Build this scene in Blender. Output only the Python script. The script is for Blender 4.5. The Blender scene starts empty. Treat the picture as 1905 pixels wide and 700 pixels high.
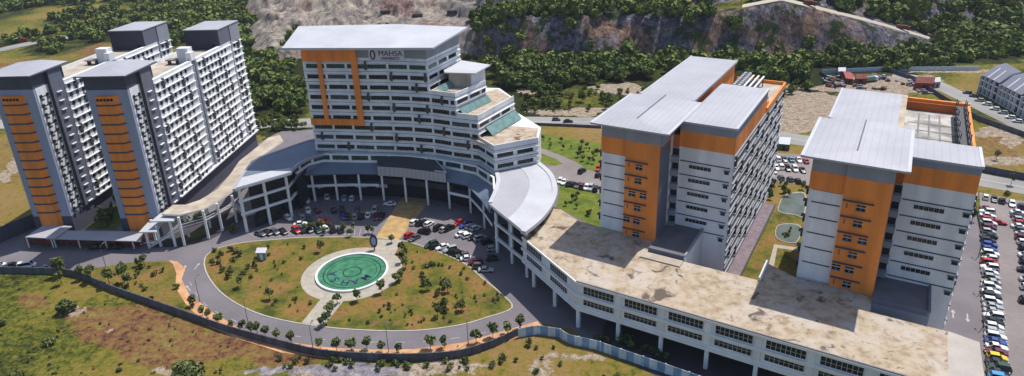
import bpy, bmesh, math, random
import numpy as np
from mathutils import Matrix, Vector
random.seed(7); rng = np.random.default_rng(11)
R = math.radians
scene = bpy.context.scene
col = scene.collection
# ------------------------------------------------------------------ camera solve
F = 1232.95; PIT = R(21.1666); ROL = R(-1.7947); CX = 952.5; CY = 270.0; H = 100.0
cp, sp, cr, sr = math.cos(PIT), math.sin(PIT), math.cos(ROL), math.sin(ROL)
FW = np.array([0, cp, -sp]); _u = np.array([0, sp, cp]); _r = np.array([1.0, 0, 0])
RT = cr*_r + sr*_u; UP = -sr*_r + cr*_u
def ray(px, py): return FW*F + RT*(px-CX) - UP*(py-CY)
def at(px, py, z=0.0):
    d = ray(px, py); t = (z-H)/d[2]
    return (float(d[0]*t), float(d[1]*t))
def at3(px, py, z=0.0):
    p = at(px, py, z); return (p[0], p[1], z)
def proj(P):
    P = np.asarray(P, float); d = P - np.array([0, 0, H]); w = d @ FW
    return CX + F*(d@RT)/w, CY - F*(d@UP)/w
def hgt(px, py, X, Y):
    d = ray(px, py); t = math.hypot(X, Y)/math.hypot(d[0], d[1]); return float(H + d[2]*t)

cam = bpy.data.cameras.new('camera'); camo = bpy.data.objects.new('camera', cam); col.objects.link(camo)
cam.sensor_width = 36; cam.lens = 36*F/1905; cam.shift_y = -(350-CY)/1905; cam.clip_start = 1; cam.clip_end = 8000
M = Matrix(((RT[0], UP[0], -FW[0], 0), (RT[1], UP[1], -FW[1], 0), (RT[2], UP[2], -FW[2], H), (0, 0, 0, 1)))
camo.matrix_world = M
scene.camera = camo

# ------------------------------------------------------------------ light
sd = Vector((11.6, 10.0, 31.0)).normalized()
elev = math.asin(sd.z); az = math.atan2(sd.x, sd.y)
w = bpy.data.worlds.new('World'); scene.world = w; w.use_nodes = True
nt = w.node_tree; bg = nt.nodes['Background']
sky = nt.nodes.new('ShaderNodeTexSky'); sky.sky_type = 'NISHITA'; sky.sun_disc = False
sky.sun_elevation = elev; sky.sun_rotation = az; sky.air_density = 1.0; sky.dust_density = 1.2
nt.links.new(sky.outputs[0], bg.inputs[0]); bg.inputs[1].default_value = 0.118
sl = bpy.data.lights.new('sun', 'SUN'); sl.energy = 4.2; sl.angle = R(0.5); sl.color = (1, 0.95, 0.86)
so = bpy.data.objects.new('sun', sl); col.objects.link(so)
so.rotation_euler = sd.to_track_quat('Z', 'Y').to_euler(); so.location = (0, 0, 300)
scene.view_settings.view_transform = 'Standard'; scene.view_settings.look = 'None'
scene.view_settings.exposure = 0.2; scene.view_settings.gamma = 1.0; scene.view_settings.use_curve_mapping = False
scene.cycles.max_bounces = 5; scene.cycles.diffuse_bounces = 3; scene.cycles.glossy_bounces = 2
scene.cycles.transparent_max_bounces = 4; scene.cycles.volume_bounces = 0

# ------------------------------------------------------------------ materials
MT = {}
def mat(name, c, rough=0.7, var=0.12, scale=0.6, metal=0.0, var2=0.06, scale2=8.0, tint=None, spec=None, bump=0.0, streak=False, seam=None):
    m = bpy.data.materials.new(name); m.use_nodes = True; t = m.node_tree; b = t.nodes['Principled BSDF']
    b.inputs['Roughness'].default_value = rough; b.inputs['Metallic'].default_value = metal
    if spec is not None: b.inputs['Specular IOR Level'].default_value = spec
    g = t.nodes.new('ShaderNodeNewGeometry')
    def noise(sc, det=4):
        n = t.nodes.new('ShaderNodeTexNoise'); n.inputs['Scale'].default_value = sc; n.inputs['Detail'].default_value = det
        if streak:
            mp = t.nodes.new('ShaderNodeMapping'); mp.inputs['Scale'].default_value = (1, 1, 0.12)
            t.links.new(g.outputs['Position'], mp.inputs[0]); t.links.new(mp.outputs[0], n.inputs['Vector'])
        else: t.links.new(g.outputs['Position'], n.inputs['Vector'])
        return n
    n1 = noise(scale); n2 = noise(scale2, 2)
    c2 = tint if tint else tuple(x*(1-var*2.2) for x in c)
    r1 = t.nodes.new('ShaderNodeValToRGB'); r1.color_ramp.elements[0].position = 0.35; r1.color_ramp.elements[1].position = 0.68
    r1.color_ramp.elements[0].color = (*c2, 1); r1.color_ramp.elements[1].color = (*c, 1)
    t.links.new(n1.outputs['Fac'], r1.inputs[0])
    mr = t.nodes.new('ShaderNodeMapRange'); mr.inputs[1].default_value = 0.3; mr.inputs[2].default_value = 0.7
    mr.inputs[3].default_value = 1-var2; mr.inputs[4].default_value = 1+var2
    t.links.new(n2.outputs['Fac'], mr.inputs[0])
    mx = t.nodes.new('ShaderNodeMix'); mx.data_type = 'RGBA'; mx.blend_type = 'MULTIPLY'; mx.inputs[0].default_value = 1
    t.links.new(r1.outputs[0], mx.inputs[6]); t.links.new(mr.outputs[0], mx.inputs[7])
    outc = mx.outputs[2]
    if seam:      # standing seams every 0.9 m across the slope
        sx = t.nodes.new('ShaderNodeVectorMath'); sx.operation = 'DOT_PRODUCT'; sx.inputs[1].default_value = (.85353, -.52104, 0)
        t.links.new(g.outputs['Position'], sx.inputs[0])
        fr_ = t.nodes.new('ShaderNodeMath'); fr_.operation = 'PINGPONG'; fr_.inputs[1].default_value = .75; t.links.new(sx.outputs['Value'], fr_.inputs[0])
        sm = t.nodes.new('ShaderNodeMapRange'); sm.inputs[1].default_value = .0; sm.inputs[2].default_value = .12; sm.inputs[3].default_value = .80; sm.inputs[4].default_value = 1.0
        t.links.new(fr_.outputs[0], sm.inputs[0]); m2 = t.nodes.new('ShaderNodeMix'); m2.data_type = 'RGBA'; m2.blend_type = 'MULTIPLY'; m2.inputs[0].default_value = 1
        t.links.new(outc, m2.inputs[6]); t.links.new(sm.outputs[0], m2.inputs[7]); outc = m2.outputs[2]
    t.links.new(outc, b.inputs['Base Color'])
    if bump:
        bp = t.nodes.new('ShaderNodeBump'); bp.inputs['Strength'].default_value = bump; bp.inputs['Distance'].default_value = 0.3
        t.links.new(n2.outputs['Fac'], bp.inputs['Height']); t.links.new(bp.outputs[0], b.inputs['Normal'])
    MT[name] = m; return m
mat('white_wall', (.80,.82,.86), .8, .10, .25, streak=True)
mat('white_frame', (.78,.79,.81), .7, .05, .4)
mat('hostel_white', (.82,.83,.87), .8, .10, .3, streak=True)
mat('hostel_blue_grey', (.32,.36,.50), .8, .06, .2, streak=True)
mat('dark_slate', (.075,.075,.11), .8, .08, .3)
mat('mid_grey', (.13,.14,.19), .8, .06, .3)
mat('grey_wall', (.27,.29,.34), .8, .08, .2, streak=True)
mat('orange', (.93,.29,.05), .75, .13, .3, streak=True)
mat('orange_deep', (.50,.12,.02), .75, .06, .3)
mat('metal_roof', (.42,.42,.47), .55, .07, .10, var2=.04, scale2=2.0, seam=(.52104,-.0,.85353,0))
mat('metal_roof_bright', (.53,.54,.59), .55, .07, .12, var2=.04, scale2=2.0)
mat('blue_grey_roof', (.16,.20,.28), .5, .08, .15)
mat('dark_roof', (.045,.05,.065), .6, .1, .2)
mat('roof_rib', (.45,.47,.51), .5, .05, .3)
mat('glass', (.012,.016,.022), .25, .3, 1.2, spec=.35)
mat('curtain_glass', (.09,.10,.11), .3, .3, 1.0, spec=.35)
mat('green_glass', (.03,.10,.10), .2, .3, 1.0, spec=.4)
mat('teal_glass', (.17,.30,.29), .35, .15, .6)
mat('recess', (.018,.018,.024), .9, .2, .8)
mat('asphalt', (.185,.165,.185), .9, .10, .08, var2=.07, scale2=1.5, bump=.1)
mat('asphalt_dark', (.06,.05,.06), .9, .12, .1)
mat('asphalt_pale', (.25,.215,.215), .9, .12, .06, var2=.08, scale2=1.0)
mat('road_far', (.33,.32,.31), .9, .15, .05)
mat('paver', (.42,.38,.32), .9, .1, .5, var2=.1, scale2=3)
mat('gold_paver', (.50,.33,.14), .9, .15, .4, var2=.12, scale2=2)
mat('brick_path', (.22,.17,.20), .9, .12, .5, var2=.15, scale2=1.5)
mat('kerb', (.48,.46,.42), .9, .1, 1)
mat('ochre_soil', (.62,.36,.19), .95, .2, .3, tint=(.42,.2,.1))
mat('paint', (.45,.45,.45), .8, .1, 3)
mat('pool_green', (.065,.25,.14), .5, .2, .5, spec=.25)
mat('pool_line', (.008,.05,.03), .5, .1, .5)
mat('navy', (.02,.02,.09), .5, .1, .5)
mat('sign_panel', (.62,.60,.70), .7, .05, .5)
mat('perimeter_wall', (.12,.12,.15), .9, .2, .4, var2=.15, scale2=2, streak=True)
mat('hoarding_blue', (.22,.38,.62), .6, .15, .6)
mat('hoarding_pale', (.55,.68,.80), .6, .1, .6)
mat('steel_dark', (.06,.06,.07), .6, .1, 1)
mat('pole', (.13,.13,.14), .6, .1, 1)
mat('rust', (.22,.06,.035), .9, .3, .8)
mat('red_paint', (.35,.03,.03), .6, .2, .8)
mat('tyre', (.012,.012,.012), .9, .1, 3)
mat('car_glass', (.01,.012,.016), .12, .1, 2, spec=.6)
mat('lamp_lens', (.6,.6,.55), .2, .05, 3)
mat('tail_lens', (.25,.01,.01), .3, .05, 3)
mat('bark', (.10,.07,.05), .95, .2, 2)
mat('rock_grey', (.30,.28,.29), .95, .3, .4, tint=(.14,.12,.13))
mat('beige_concrete', (.52,.45,.36), .95, .15, .25, tint=(.34,.29,.24))
mat('flat_roof_white', (.55,.53,.50), .95, .2, .25, tint=(.20,.19,.18))
mat('dark_concrete', (.25,.23,.24), .95, .15, .3)
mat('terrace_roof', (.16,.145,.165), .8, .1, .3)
mat('scrap', (.25,.24,.26), .8, .5, .5, tint=(.07,.06,.08), scale2=2, var2=.4)
for n, c in dict(white=(.74,.75,.76), silver=(.42,.44,.46), black=(.012,.012,.015), grey=(.10,.105,.12), maroon=(.14,.012,.03),
                 red=(.42,.02,.02), blue=(.03,.07,.30), teal=(.03,.32,.38), yellow=(.75,.52,.01), green=(.02,.06,.04), sky=(.05,.30,.60), gold=(.35,.29,.18)).items():
    mat('car_'+n, c, .3, .03, 1, metal=0.15 if n in('silver','grey') else 0.0, spec=.6)

def ramp_mat(name, stops, scale, detail=6, rough=.95, spots=None, bump=0.0, lac=None):
    m = bpy.data.materials.new(name); m.use_nodes = True; t = m.node_tree; b = t.nodes['Principled BSDF']
    b.inputs['Roughness'].default_value = rough; b.inputs['Specular IOR Level'].default_value = .2
    g = t.nodes.new('ShaderNodeNewGeometry')
    n = t.nodes.new('ShaderNodeTexNoise'); n.inputs['Scale'].default_value = scale; n.inputs['Detail'].default_value = detail; n.inputs['Roughness'].default_value = .62
    t.links.new(g.outputs['Position'], n.inputs['Vector'])
    r = t.nodes.new('ShaderNodeValToRGB'); els = r.color_ramp.elements
    while len(els) < len(stops): els.new(.5)
    for e, (p, c) in zip(els, stops): e.position = p; e.color = (*c, 1)
    t.links.new(n.outputs['Fac'], r.inputs[0]); out = r.outputs[0]
    for (sc, lo, hi, c, amt) in (spots or ()):
        n2 = t.nodes.new('ShaderNodeTexNoise'); n2.inputs['Scale'].default_value = sc; n2.inputs['Detail'].default_value = 5; n2.inputs['Distortion'].default_value = .6
        t.links.new(g.outputs['Position'], n2.inputs['Vector'])
        mr = t.nodes.new('ShaderNodeMapRange'); mr.inputs[1].default_value = lo; mr.inputs[2].default_value = hi; mr.inputs[4].default_value = amt
        t.links.new(n2.outputs['Fac'], mr.inputs[0])
        mx = t.nodes.new('ShaderNodeMix'); mx.data_type = 'RGBA'; mx.inputs[7].default_value = (*c, 1)
        t.links.new(mr.outputs[0], mx.inputs[0]); t.links.new(out, mx.inputs[6]); out = mx.outputs[2]
    t.links.new(out, b.inputs['Base Color'])
    if bump:
        bp = t.nodes.new('ShaderNodeBump'); bp.inputs['Strength'].default_value = bump; bp.inputs['Distance'].default_value = .5
        t.links.new(n.outputs['Fac'], bp.inputs['Height']); t.links.new(bp.outputs[0], b.inputs['Normal'])
    MT[name] = m; return m
ramp_mat('stained_roof', [(.30,(.24,.18,.13)),(.42,(.36,.28,.20)),(.55,(.44,.36,.27)),(.72,(.46,.40,.34))], .45, spots=[(.13,.50,.62,(.50,.45,.41),.6),(.20,.61,.67,(.09,.07,.06),.9),(.6,.62,.70,(.17,.12,.09),.8),(1.5,.62,.72,(.15,.11,.09),.7)])
ramp_mat('lawn', [(.34,(.05,.065,.010)),(.43,(.105,.11,.015)),(.52,(.17,.135,.025)),(.64,(.24,.13,.045))], .12, spots=[(1.1,.50,.72,(.045,.045,.012),.75),(.35,.54,.68,(.21,.10,.05),.7)])
ramp_mat('lawn_green', [(.30,(.05,.085,.012)),(.5,(.11,.15,.02)),(.72,(.20,.19,.035))], .2, spots=[(1.1,.52,.75,(.06,.07,.015),.6)])

# foliage
def leafmat(name, c1, c2, c3):
    m = bpy.data.materials.new(name); m.use_nodes = True; t = m.node_tree; b = t.nodes['Principled BSDF']
    b.inputs['Roughness'].default_value = .75; b.inputs['Specular IOR Level'].default_value = .15
    g = t.nodes.new('ShaderNodeNewGeometry'); oi = t.nodes.new('ShaderNodeObjectInfo')
    n = t.nodes.new('ShaderNodeTexNoise'); n.inputs['Scale'].default_value = .5; n.inputs['Detail'].default_value = 2
    t.links.new(g.outputs['Position'], n.inputs['Vector'])
    a = t.nodes.new('ShaderNodeMath'); a.operation = 'ADD'
    s = t.nodes.new('ShaderNodeMath'); s.operation = 'MULTIPLY'; s.inputs[1].default_value = .45
    t.links.new(g.outputs['Random Per Island'], s.inputs[0]); t.links.new(s.outputs[0], a.inputs[0])
    s2 = t.nodes.new('ShaderNodeMapRange'); s2.inputs[1].default_value = .3; s2.inputs[2].default_value = .7; s2.inputs[4].default_value = .45
    t.links.new(n.outputs['Fac'], s2.inputs[0]); t.links.new(s2.outputs[0], a.inputs[1])
    a2 = t.nodes.new('ShaderNodeMath'); a2.operation = 'MULTIPLY_ADD'; a2.inputs[1].default_value = .3; 
    t.links.new(oi.outputs['Random'], a2.inputs[0]); t.links.new(a.outputs[0], a2.inputs[2])
    r = t.nodes.new('ShaderNodeValToRGB'); r.color_ramp.elements.new(.5)
    for e, (p, c) in zip(r.color_ramp.elements, ((.15, c1), (.6, c2), (1.05, c3))): e.position = min(p, 1); e.color = (*c, 1)
    t.links.new(a2.outputs[0], r.inputs[0]); t.links.new(r.outputs[0], b.inputs['Base Color'])
    MT[name] = m
leafmat('leaf_forest', (.03,.055,.022), (.095,.135,.036), (.23,.27,.06))
leafmat('leaf_garden', (.04,.055,.022), (.10,.125,.04), (.22,.25,.09))
leafmat('leaf_scrub', (.02,.038,.020), (.042,.068,.028), (.09,.11,.045))
leafmat('leaf_bright', (.05,.08,.012), (.12,.16,.02), (.26,.26,.04))

# ------------------------------------------------------------------ mesh helpers
def meshobj(name, V, Fc, mats, idx=None, parent=None, smooth=False):
    me = bpy.data.meshes.new(name); V = np.asarray(V, np.float64)
    if parent is not None: V = V - np.array(parent.location)
    me.from_pydata(V.tolist(), [], Fc)
    for m in mats: me.materials.append(MT[m])
    if idx is not None: me.polygons.foreach_set('material_index', idx)
    if smooth: me.polygons.foreach_set('use_smooth', [True]*len(me.polygons))
    me.update()
    o = bpy.data.objects.new(name, me); col.objects.link(o)
    if parent is not None: o.parent = parent
    return o
class MB:
    def __init__(s): s.v = []; s.f = []; s.m = []; s.mats = []
    def mi(s, m):
        if m not in s.mats: s.mats.append(m)
        return s.mats.index(m)
    def face(s, pts, m):
        n = len(s.v); s.v += [tuple(p) for p in pts]; s.f.append(tuple(range(n, n+len(pts)))); s.m.append(s.mi(m))
    def prism(s, poly, z0, z1, m, mtop=None, bottom=True):
        """poly: list of xy (ccw); z0/z1 scalar or list per-vertex"""
        n = len(poly); k = len(s.v)
        a = sum(poly[i][0]*poly[(i+1) % n][1]-poly[(i+1) % n][0]*poly[i][1] for i in range(n))
        Z0 = list(z0) if isinstance(z0, (list, tuple)) else [z0]*n; Z1 = list(z1) if isinstance(z1, (list, tuple)) else [z1]*n
        if a < 0: poly = poly[::-1]; Z0 = Z0[::-1]; Z1 = Z1[::-1]
        s.v += [(p[0], p[1], z) for p, z in zip(poly, Z0)] + [(p[0], p[1], z) for p, z in zip(poly, Z1)]
        i1 = s.mi(m); i2 = s.mi(mtop or m)
        for i in range(n):
            j = (i+1) % n; s.f.append((k+i, k+j, k+n+j, k+n+i)); s.m.append(i1)
        s.f.append(tuple(range(k+n, k+2*n))); s.m.append(i2)
        if bottom: s.f.append(tuple(range(k+n-1, k-1, -1))); s.m.append(i1)
    def box(s, fr, u0, u1, v0, v1, z0, z1, m, mtop=None):
        s.prism([fr(u0, v0), fr(u1, v0), fr(u1, v1), fr(u0, v1)], z0, z1, m, mtop)
    def beam(s, a, b, w, h, m):
        """box beam between 3d points a, b"""
        a = Vector(a); b = Vector(b); d = (b-a); L = d.length; d.normalize()
        sd_ = d.cross(Vector((0, 0, 1)))
        if sd_.length < .01: sd_ = Vector((1, 0, 0))
        sd_.normalize(); up = sd_.cross(d); k = len(s.v)
        for p in (a, b):
            for (x, y) in ((-1, -1), (1, -1), (1, 1), (-1, 1)): s.v.append(tuple(p+sd_*x*w/2+up*y*h/2))
        i = s.mi(m)
        for f in ((0,1,5,4),(1,2,6,5),(2,3,7,6),(3,0,4,7),(3,2,1,0),(4,5,6,7)): s.f.append(tuple(k+q for q in f)); s.m.append(i)
    def cyl(s, x, y, z0, z1, r, m, n=12, r1=None):
        r1 = r if r1 is None else r1; k = len(s.v)
        for z, rr in ((z0, r), (z1, r1)):
            for i in range(n): s.v.append((x+rr*math.cos(2*math.pi*i/n), y+rr*math.sin(2*math.pi*i/n), z))
        q = s.mi(m)
        for i in range(n):
            j = (i+1) % n; s.f.append((k+i, k+j, k+n+j, k+n+i)); s.m.append(q)
        s.f.append(tuple(range(k+n, k+2*n))); s.m.append(q); s.f.append(tuple(range(k+n-1, k-1, -1))); s.m.append(q)
    def wall(s, pl, z0, z1, off0, off1, m, mtop=None):
        """strip following polyline pl (outside = right-hand side), from offset off0 to off1"""
        A = offset(pl, off0); B = offset(pl, off1)
        for i in range(len(pl)-1):
            s.prism([A[i], B[i], B[i+1], A[i+1]], z0, z1, m, mtop)
    def build(s, name, parent=None, smooth=False):
        return meshobj(name, s.v, s.f, s.mats, s.m, parent, smooth)
def offset(pl, d):
    n = len(pl); out = []
    if abs(d) < 1e-9: return [tuple(p) for p in pl]
    N = []
    for i in range(n-1):
        dx, dy = pl[i+1][0]-pl[i][0], pl[i+1][1]-pl[i][1]; L = math.hypot(dx, dy); N.append((dy/L, -dx/L))
    for i in range(n):
        if i == 0: nx, ny = N[0]; k = 1
        elif i == n-1: nx, ny = N[-1]; k = 1
        else:
            nx, ny = N[i-1][0]+N[i][0], N[i-1][1]+N[i][1]; L = math.hypot(nx, ny); nx /= L; ny /= L
            k = 1/max(.5, nx*N[i][0]+ny*N[i][1])
        out.append((pl[i][0]+nx*d*k, pl[i][1]+ny*d*k))
    return out
def sub(pl, s0, s1):
    """part of polyline between arc lengths"""
    out = []; acc = 0
    for i in range(len(pl)-1):
        a, b = pl[i], pl[i+1]; L = math.hypot(b[0]-a[0], b[1]-a[1])
        lo, hi = max(s0, acc), min(s1, acc+L)
        if hi-lo > 1e-6:
            for q in (lo, hi):
                t = (q-acc)/L; p = (a[0]+(b[0]-a[0])*t, a[1]+(b[1]-a[1])*t)
                if not out or math.hypot(p[0]-out[-1][0], p[1]-out[-1][1]) > 1e-4: out.append(p)
        acc += L
    return out
def length(pl): return sum(math.hypot(pl[i+1][0]-pl[i][0], pl[i+1][1]-pl[i][1]) for i in range(len(pl)-1))
def frame(o, ang):
    c, s_ = math.cos(ang), math.sin(ang)
    return lambda u, v: (o[0]+u*c-v*s_, o[1]+u*s_+v*c)
def thing(name, label, cat, loc, group=None, rz=0):
    o = bpy.data.objects.new(name, None); col.objects.link(o); o.location = loc; o.rotation_euler = (0, 0, rz)
    o.empty_display_size = .5
    o['label'] = label; o['category'] = cat
    if group: o['group'] = group
    return o
def tag(o, label, cat, group=None):
    o['label'] = label; o['category'] = cat
    if group: o['group'] = group
    return o
def struct(name, mb, kind='structure'):
    o = mb.build(name); o['kind'] = kind; return o
def copytree(o, parent=None):
    c = o.copy(); col.objects.link(c); c.parent = parent
    for ch in o.children: copytree(ch, c)
    return c
def windows(builders, parent, name='window', limit=96):
    """builders: list of (distance key, MB). nearest become parts, rest one stuff part"""
    builders.sort(key=lambda t: t[0])
    for _, b in builders[:limit]: b.build(name, parent)
    rest = builders[limit:]
    if rest:
        big = MB()
        for _, b in rest:
            k = len(big.v); big.v += b.v; big.f += [tuple(k+i for i in f) for f in b.f]
            big.m += [big.mi(b.mats[i]) for i in b.m]
        o = big.build(name, parent); o['kind'] = 'stuff'
def camd(x, y, z): return math.sqrt(x*x+y*y+(z-H)**2)

# ------------------------------------------------------------------ noise (numpy)
def vnoise(x, y, seed=0):
    xi = np.floor(x).astype(np.int64); yi = np.floor(y).astype(np.int64); xf = x-xi; yf = y-yi
    u = xf*xf*(3-2*xf); v = yf*yf*(3-2*yf)
    def h(a, b):
        n = (a*374761393 + b*668265263 + seed*974634777) & 0xffffffff
        n = ((n ^ (n >> 13))*1274126177) & 0xffffffff
        return ((n ^ (n >> 16)) & 0xffff)/65535.0
    return (h(xi, yi)*(1-u)+h(xi+1, yi)*u)*(1-v)+(h(xi, yi+1)*(1-u)+h(xi+1, yi+1)*u)*v
def fbm(x, y, s, o=5, seed=0):
    t = 0; a = .5; f = 1/s
    for i in range(o): t = t + a*vnoise(x*f+i*17.3, y*f-i*9.1, seed+i); a *= .5; f *= 2.03
    return t/(1-.5**o)
# ------------------------------------------------------------------ terrain
TC = [430, 470, 520, 700, 880, 950, 1150, 1300, 1440, 1600, 1725, 1850, 1950]
YB = [125, 130, 128, 110, 112, 116, 118, 118, 112, 105, 98, 90, 88]
YT = [125, 118, 88, 62, 52, 27, 24, 27, -2, 38, 74, 82, 82]
H2 = [0, 3, 14, 34, 44, 50, 55, 55, 50, 46, 38, 30, 28]
R2 = [150, 150, 150, 170, 130, 80, 70, 70, 70, 80, 90, 110, 120]
az_t = []; r0_t = []; z1_t = []
for c_, yb, yt in zip(TC, YB, YT):
    p = at(c_, yb); az_ = math.atan2(p[0], p[1]); r_ = math.hypot(*p)
    az_t.append(az_); r0_t.append(r_)
    rr = r_+22; px_t = c_
    d = ray(c_, yt); t = rr/math.hypot(d[0], d[1]); z1_t.append(max(0, H+d[2]*t))
az_t = np.array(az_t); r0_t = np.array(r0_t); z1_t = np.array(z1_t)
def sst(t): t = np.clip(t, 0, 1); return t*t*(3-2*t)
def terrain_z(x, y):
    x = np.asarray(x, float); y = np.asarray(y, float)
    a = np.arctan2(x, y); r = np.hypot(x, y)
    n1 = fbm(x, y, 38, 4, 3); n2 = fbm(x, y, 14, 4, 9)
    r0 = np.interp(a, az_t, r0_t) + (n1-.5)*np.interp(a, [az_t[7], az_t[8]], [34, 10])
    z1 = np.interp(a, az_t, z1_t); h2 = np.interp(a, az_t, H2); r2 = np.interp(a, az_t, R2)
    r1 = r0+20; rb = np.interp(a, az_t, r0_t)+22+15
    z = z1*sst((r-r0)/20)*(.9+.1*sst((r-r0)/40)) + h2*sst((r-rb)/r2)
    onhill = sst((r-r0)/14)*np.clip(z1/12, 0, 1)
    face = onhill*(1-sst((r-rb+26)/10)) + sst((r-rb-4)/20)*onhill
    rid = 1-np.abs(fbm(x*1.0+7, y*1.0, 26, 4, 51)*2-1)*2.2
    z = z + face*((n2-.5)*11 + (fbm(x, y, 6, 3, 21)-.5)*6 + rid*4)
    pz = np.interp(a, [az_t[1], az_t[2], az_t[4], az_t[5]], [0, 1, 1, 0])*sst((z-4)/4)
    z = z + pz*(1.5*np.sin(2*np.pi*(z+n1*6)/8) + (fbm(x, y, 9, 4, 71)-.5)*5)
    z = z + sst((r-750)/500)*(fbm(x, y, 260, 3, 5)-.3)*25*np.clip((r-750)/500, 0, 1)
    return z
az_g = np.radians(np.concatenate([np.arange(-78, -45, 2.0), np.arange(-45, 47, .16), np.arange(47, 80, 2.0)]))
r_g = np.concatenate([np.arange(20, 100, 8), np.arange(100, 350, 2.4), np.arange(350, 640, 2.2), np.arange(640, 900, 12), np.arange(900, 2600, 60)])
A, RR = np.meshgrid(az_g, r_g, indexing='ij'); GX = RR*np.sin(A); GY = RR*np.cos(A)
GZ = terrain_z(GX, GY)
na, nr = GX.shape
V = np.stack([GX, GY, GZ], -1).reshape(-1, 3)
I = np.arange(na*nr).reshape(na, nr)
Q = np.stack([I[:-1, :-1], I[:-1, 1:], I[1:, 1:], I[1:, :-1]], -1).reshape(-1, 4)
def fastmesh(name, V, Q, mats):
    k = Q.shape[1]; me = bpy.data.meshes.new(name); me.vertices.add(len(V)); me.vertices.foreach_set('co', V.astype(np.float32).ravel())
    me.loops.add(Q.size); me.loops.foreach_set('vertex_index', Q.astype(np.int32).ravel())
    me.polygons.add(len(Q)); me.polygons.foreach_set('loop_start', np.arange(0, Q.size, k, dtype=np.int32))
    me.update(calc_edges=True)
    for m in mats: me.materials.append(MT[m])
    return me
PX, PY = proj(V); PX = np.where(V[:, 1] > 30, PX, -9999); 
def blob(px, py, rx, ry, s=1.0, soft=.35, nz=.5):
    n = fbm(V[:, 0], V[:, 1], 9, 4, int(px) % 97)
    d = np.sqrt(((PX-px)/rx)**2+((PY-py)/ry)**2)+(n-.5)*nz*2
    return s*np.clip((1-d)/soft, 0, 1)
flat = V[:, 2] < 1.5
green = fbm(V[:, 0], V[:, 1], 40, 5, 2)
dry = np.zeros(len(V)); sand = np.zeros(len(V)); rock = np.zeros(len(V))
for b_ in ((250,610,150,60,.9),(420,640,160,35,.9),(60,560,50,25,.6),(180,610,60,40,.7),(520,665,80,18,.8),(330,660,90,30,.8),(120,90,110,20,.7),(60,130,80,22,.7),(300,560,80,16,.5),(25,300,40,60,.4),(1600,150,90,30,.8),(1560,200,80,25,.7),(1850,270,70,40,.5)):
    dry = np.maximum(dry, blob(*b_))
for b_ in ((135,580,32,8,.9),(205,615,20,5,.6),(700,690,230,14,.95,.5),(840,680,90,14,.8),(640,690,90,16,.8),(300,690,30,12,.8),(1010,690,40,30,.55),(1060,665,90,12,.7),(30,310,30,16,.7),(10,330,20,16,.7),
           (1150,165,65,13,1.0),(985,168,32,8,1.0),(1075,212,50,6,1.0),(1530,190,85,26,1.0),(1490,225,80,30,1.0),(1640,160,130,22,1.0),(1500,205,70,30,1.0),(1100,205,60,6,.9),(1870,245,60,14,.9),(1860,300,60,10,.9),(1880,262,28,16,.8),(1800,300,30,18,.6),(1430,160,60,8,.7),(1700,130,60,6,.7),(1780,133,90,4,.9),(1480,170,30,10,.6),(1750,95,32,5,.9),(1440,250,60,25,.7),(1030,210,60,8,.7)):
    sand = np.maximum(sand, blob(*b_))
rock = np.clip((blob(640,690,150,18,.9)+blob(480,690,60,10,.6)), 0, 1)
V2 = V.reshape(na, nr, 3)
gzr = np.gradient(GZ, axis=1)/np.maximum(np.gradient(RR, axis=1), .1); gza = np.gradient(GZ, axis=0)/np.maximum(np.gradient(A, axis=0)*RR, .1)
slope = np.hypot(gzr, gza).ravel()
hill = np.clip((V[:, 2]-.8)/3, 0, 1)
rk = np.clip((slope-.28)/.35, 0, 1)
cliff = hill*np.clip(rk+.35*(fbm(V[:, 0], V[:, 1], 22, 4, 33) > .5), 0, 1)
paleq = np.clip(1-(PX-820)/120, 0, 1)*np.clip((PX-440)/30, 0, 1)*hill
cliff = np.maximum(cliff, paleq)
# haul road bench on the cliff top
Aq = np.arctan2(V[:, 0], V[:, 1]); Rq = np.hypot(V[:, 0], V[:, 1]); rbq = np.interp(Aq, az_t, r0_t)+22
track = np.clip(1-np.abs(Rq-rbq-6)/5, 0, 1)*(PX > 1380)*(PX < 1730)*hill
track = np.clip(track*2, 0, 1)
me = fastmesh('ground', V, Q, [])
me.polygons.foreach_set('use_smooth', [True]*len(me.polygons))
def attr(n, a): at_ = me.attributes.new(n, 'FLOAT', 'POINT'); at_.data.foreach_set('value', a.astype(np.float32))
attr('green', green); attr('dry', dry); attr('sand', np.clip(sand, 0, 1)); attr('rock', rock); attr('cliff', cliff); attr('pale', paleq); attr('track', track)
m = bpy.data.materials.new('terrain'); m.use_nodes = True; t = m.node_tree; b = t.nodes['Principled BSDF']; b.inputs['Roughness'].default_value = .95; b.inputs['Specular IOR Level'].default_value = .1
g = t.nodes.new('ShaderNodeNewGeometry')
def N(sc, det=6, rough=.6, dist=0, stretch=None):
    n = t.nodes.new('ShaderNodeTexNoise'); n.inputs['Scale'].default_value = sc; n.inputs['Detail'].default_value = det; n.inputs['Roughness'].default_value = rough; n.inputs['Distortion'].default_value = dist
    if stretch:
        mp = t.nodes.new('ShaderNodeMapping'); mp.inputs['Scale'].default_value = stretch
        t.links.new(g.outputs['Position'], mp.inputs[0]); t.links.new(mp.outputs[0], n.inputs['Vector'])
    else: t.links.new(g.outputs['Position'], n.inputs['Vector'])
    return n.outputs['Fac']
def RAMP(s, stops):
    r = t.nodes.new('ShaderNodeValToRGB'); els = r.color_ramp.elements
    while len(els) < len(stops): els.new(.5)
    for e, (p, c) in zip(els, stops): e.position = p; e.color = (*c, 1)
    t.links.new(s, r.inputs[0]); return r.outputs[0]
def AT(n): a = t.nodes.new('ShaderNodeAttribute'); a.attribute_name = n; return a.outputs['Fac']
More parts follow.
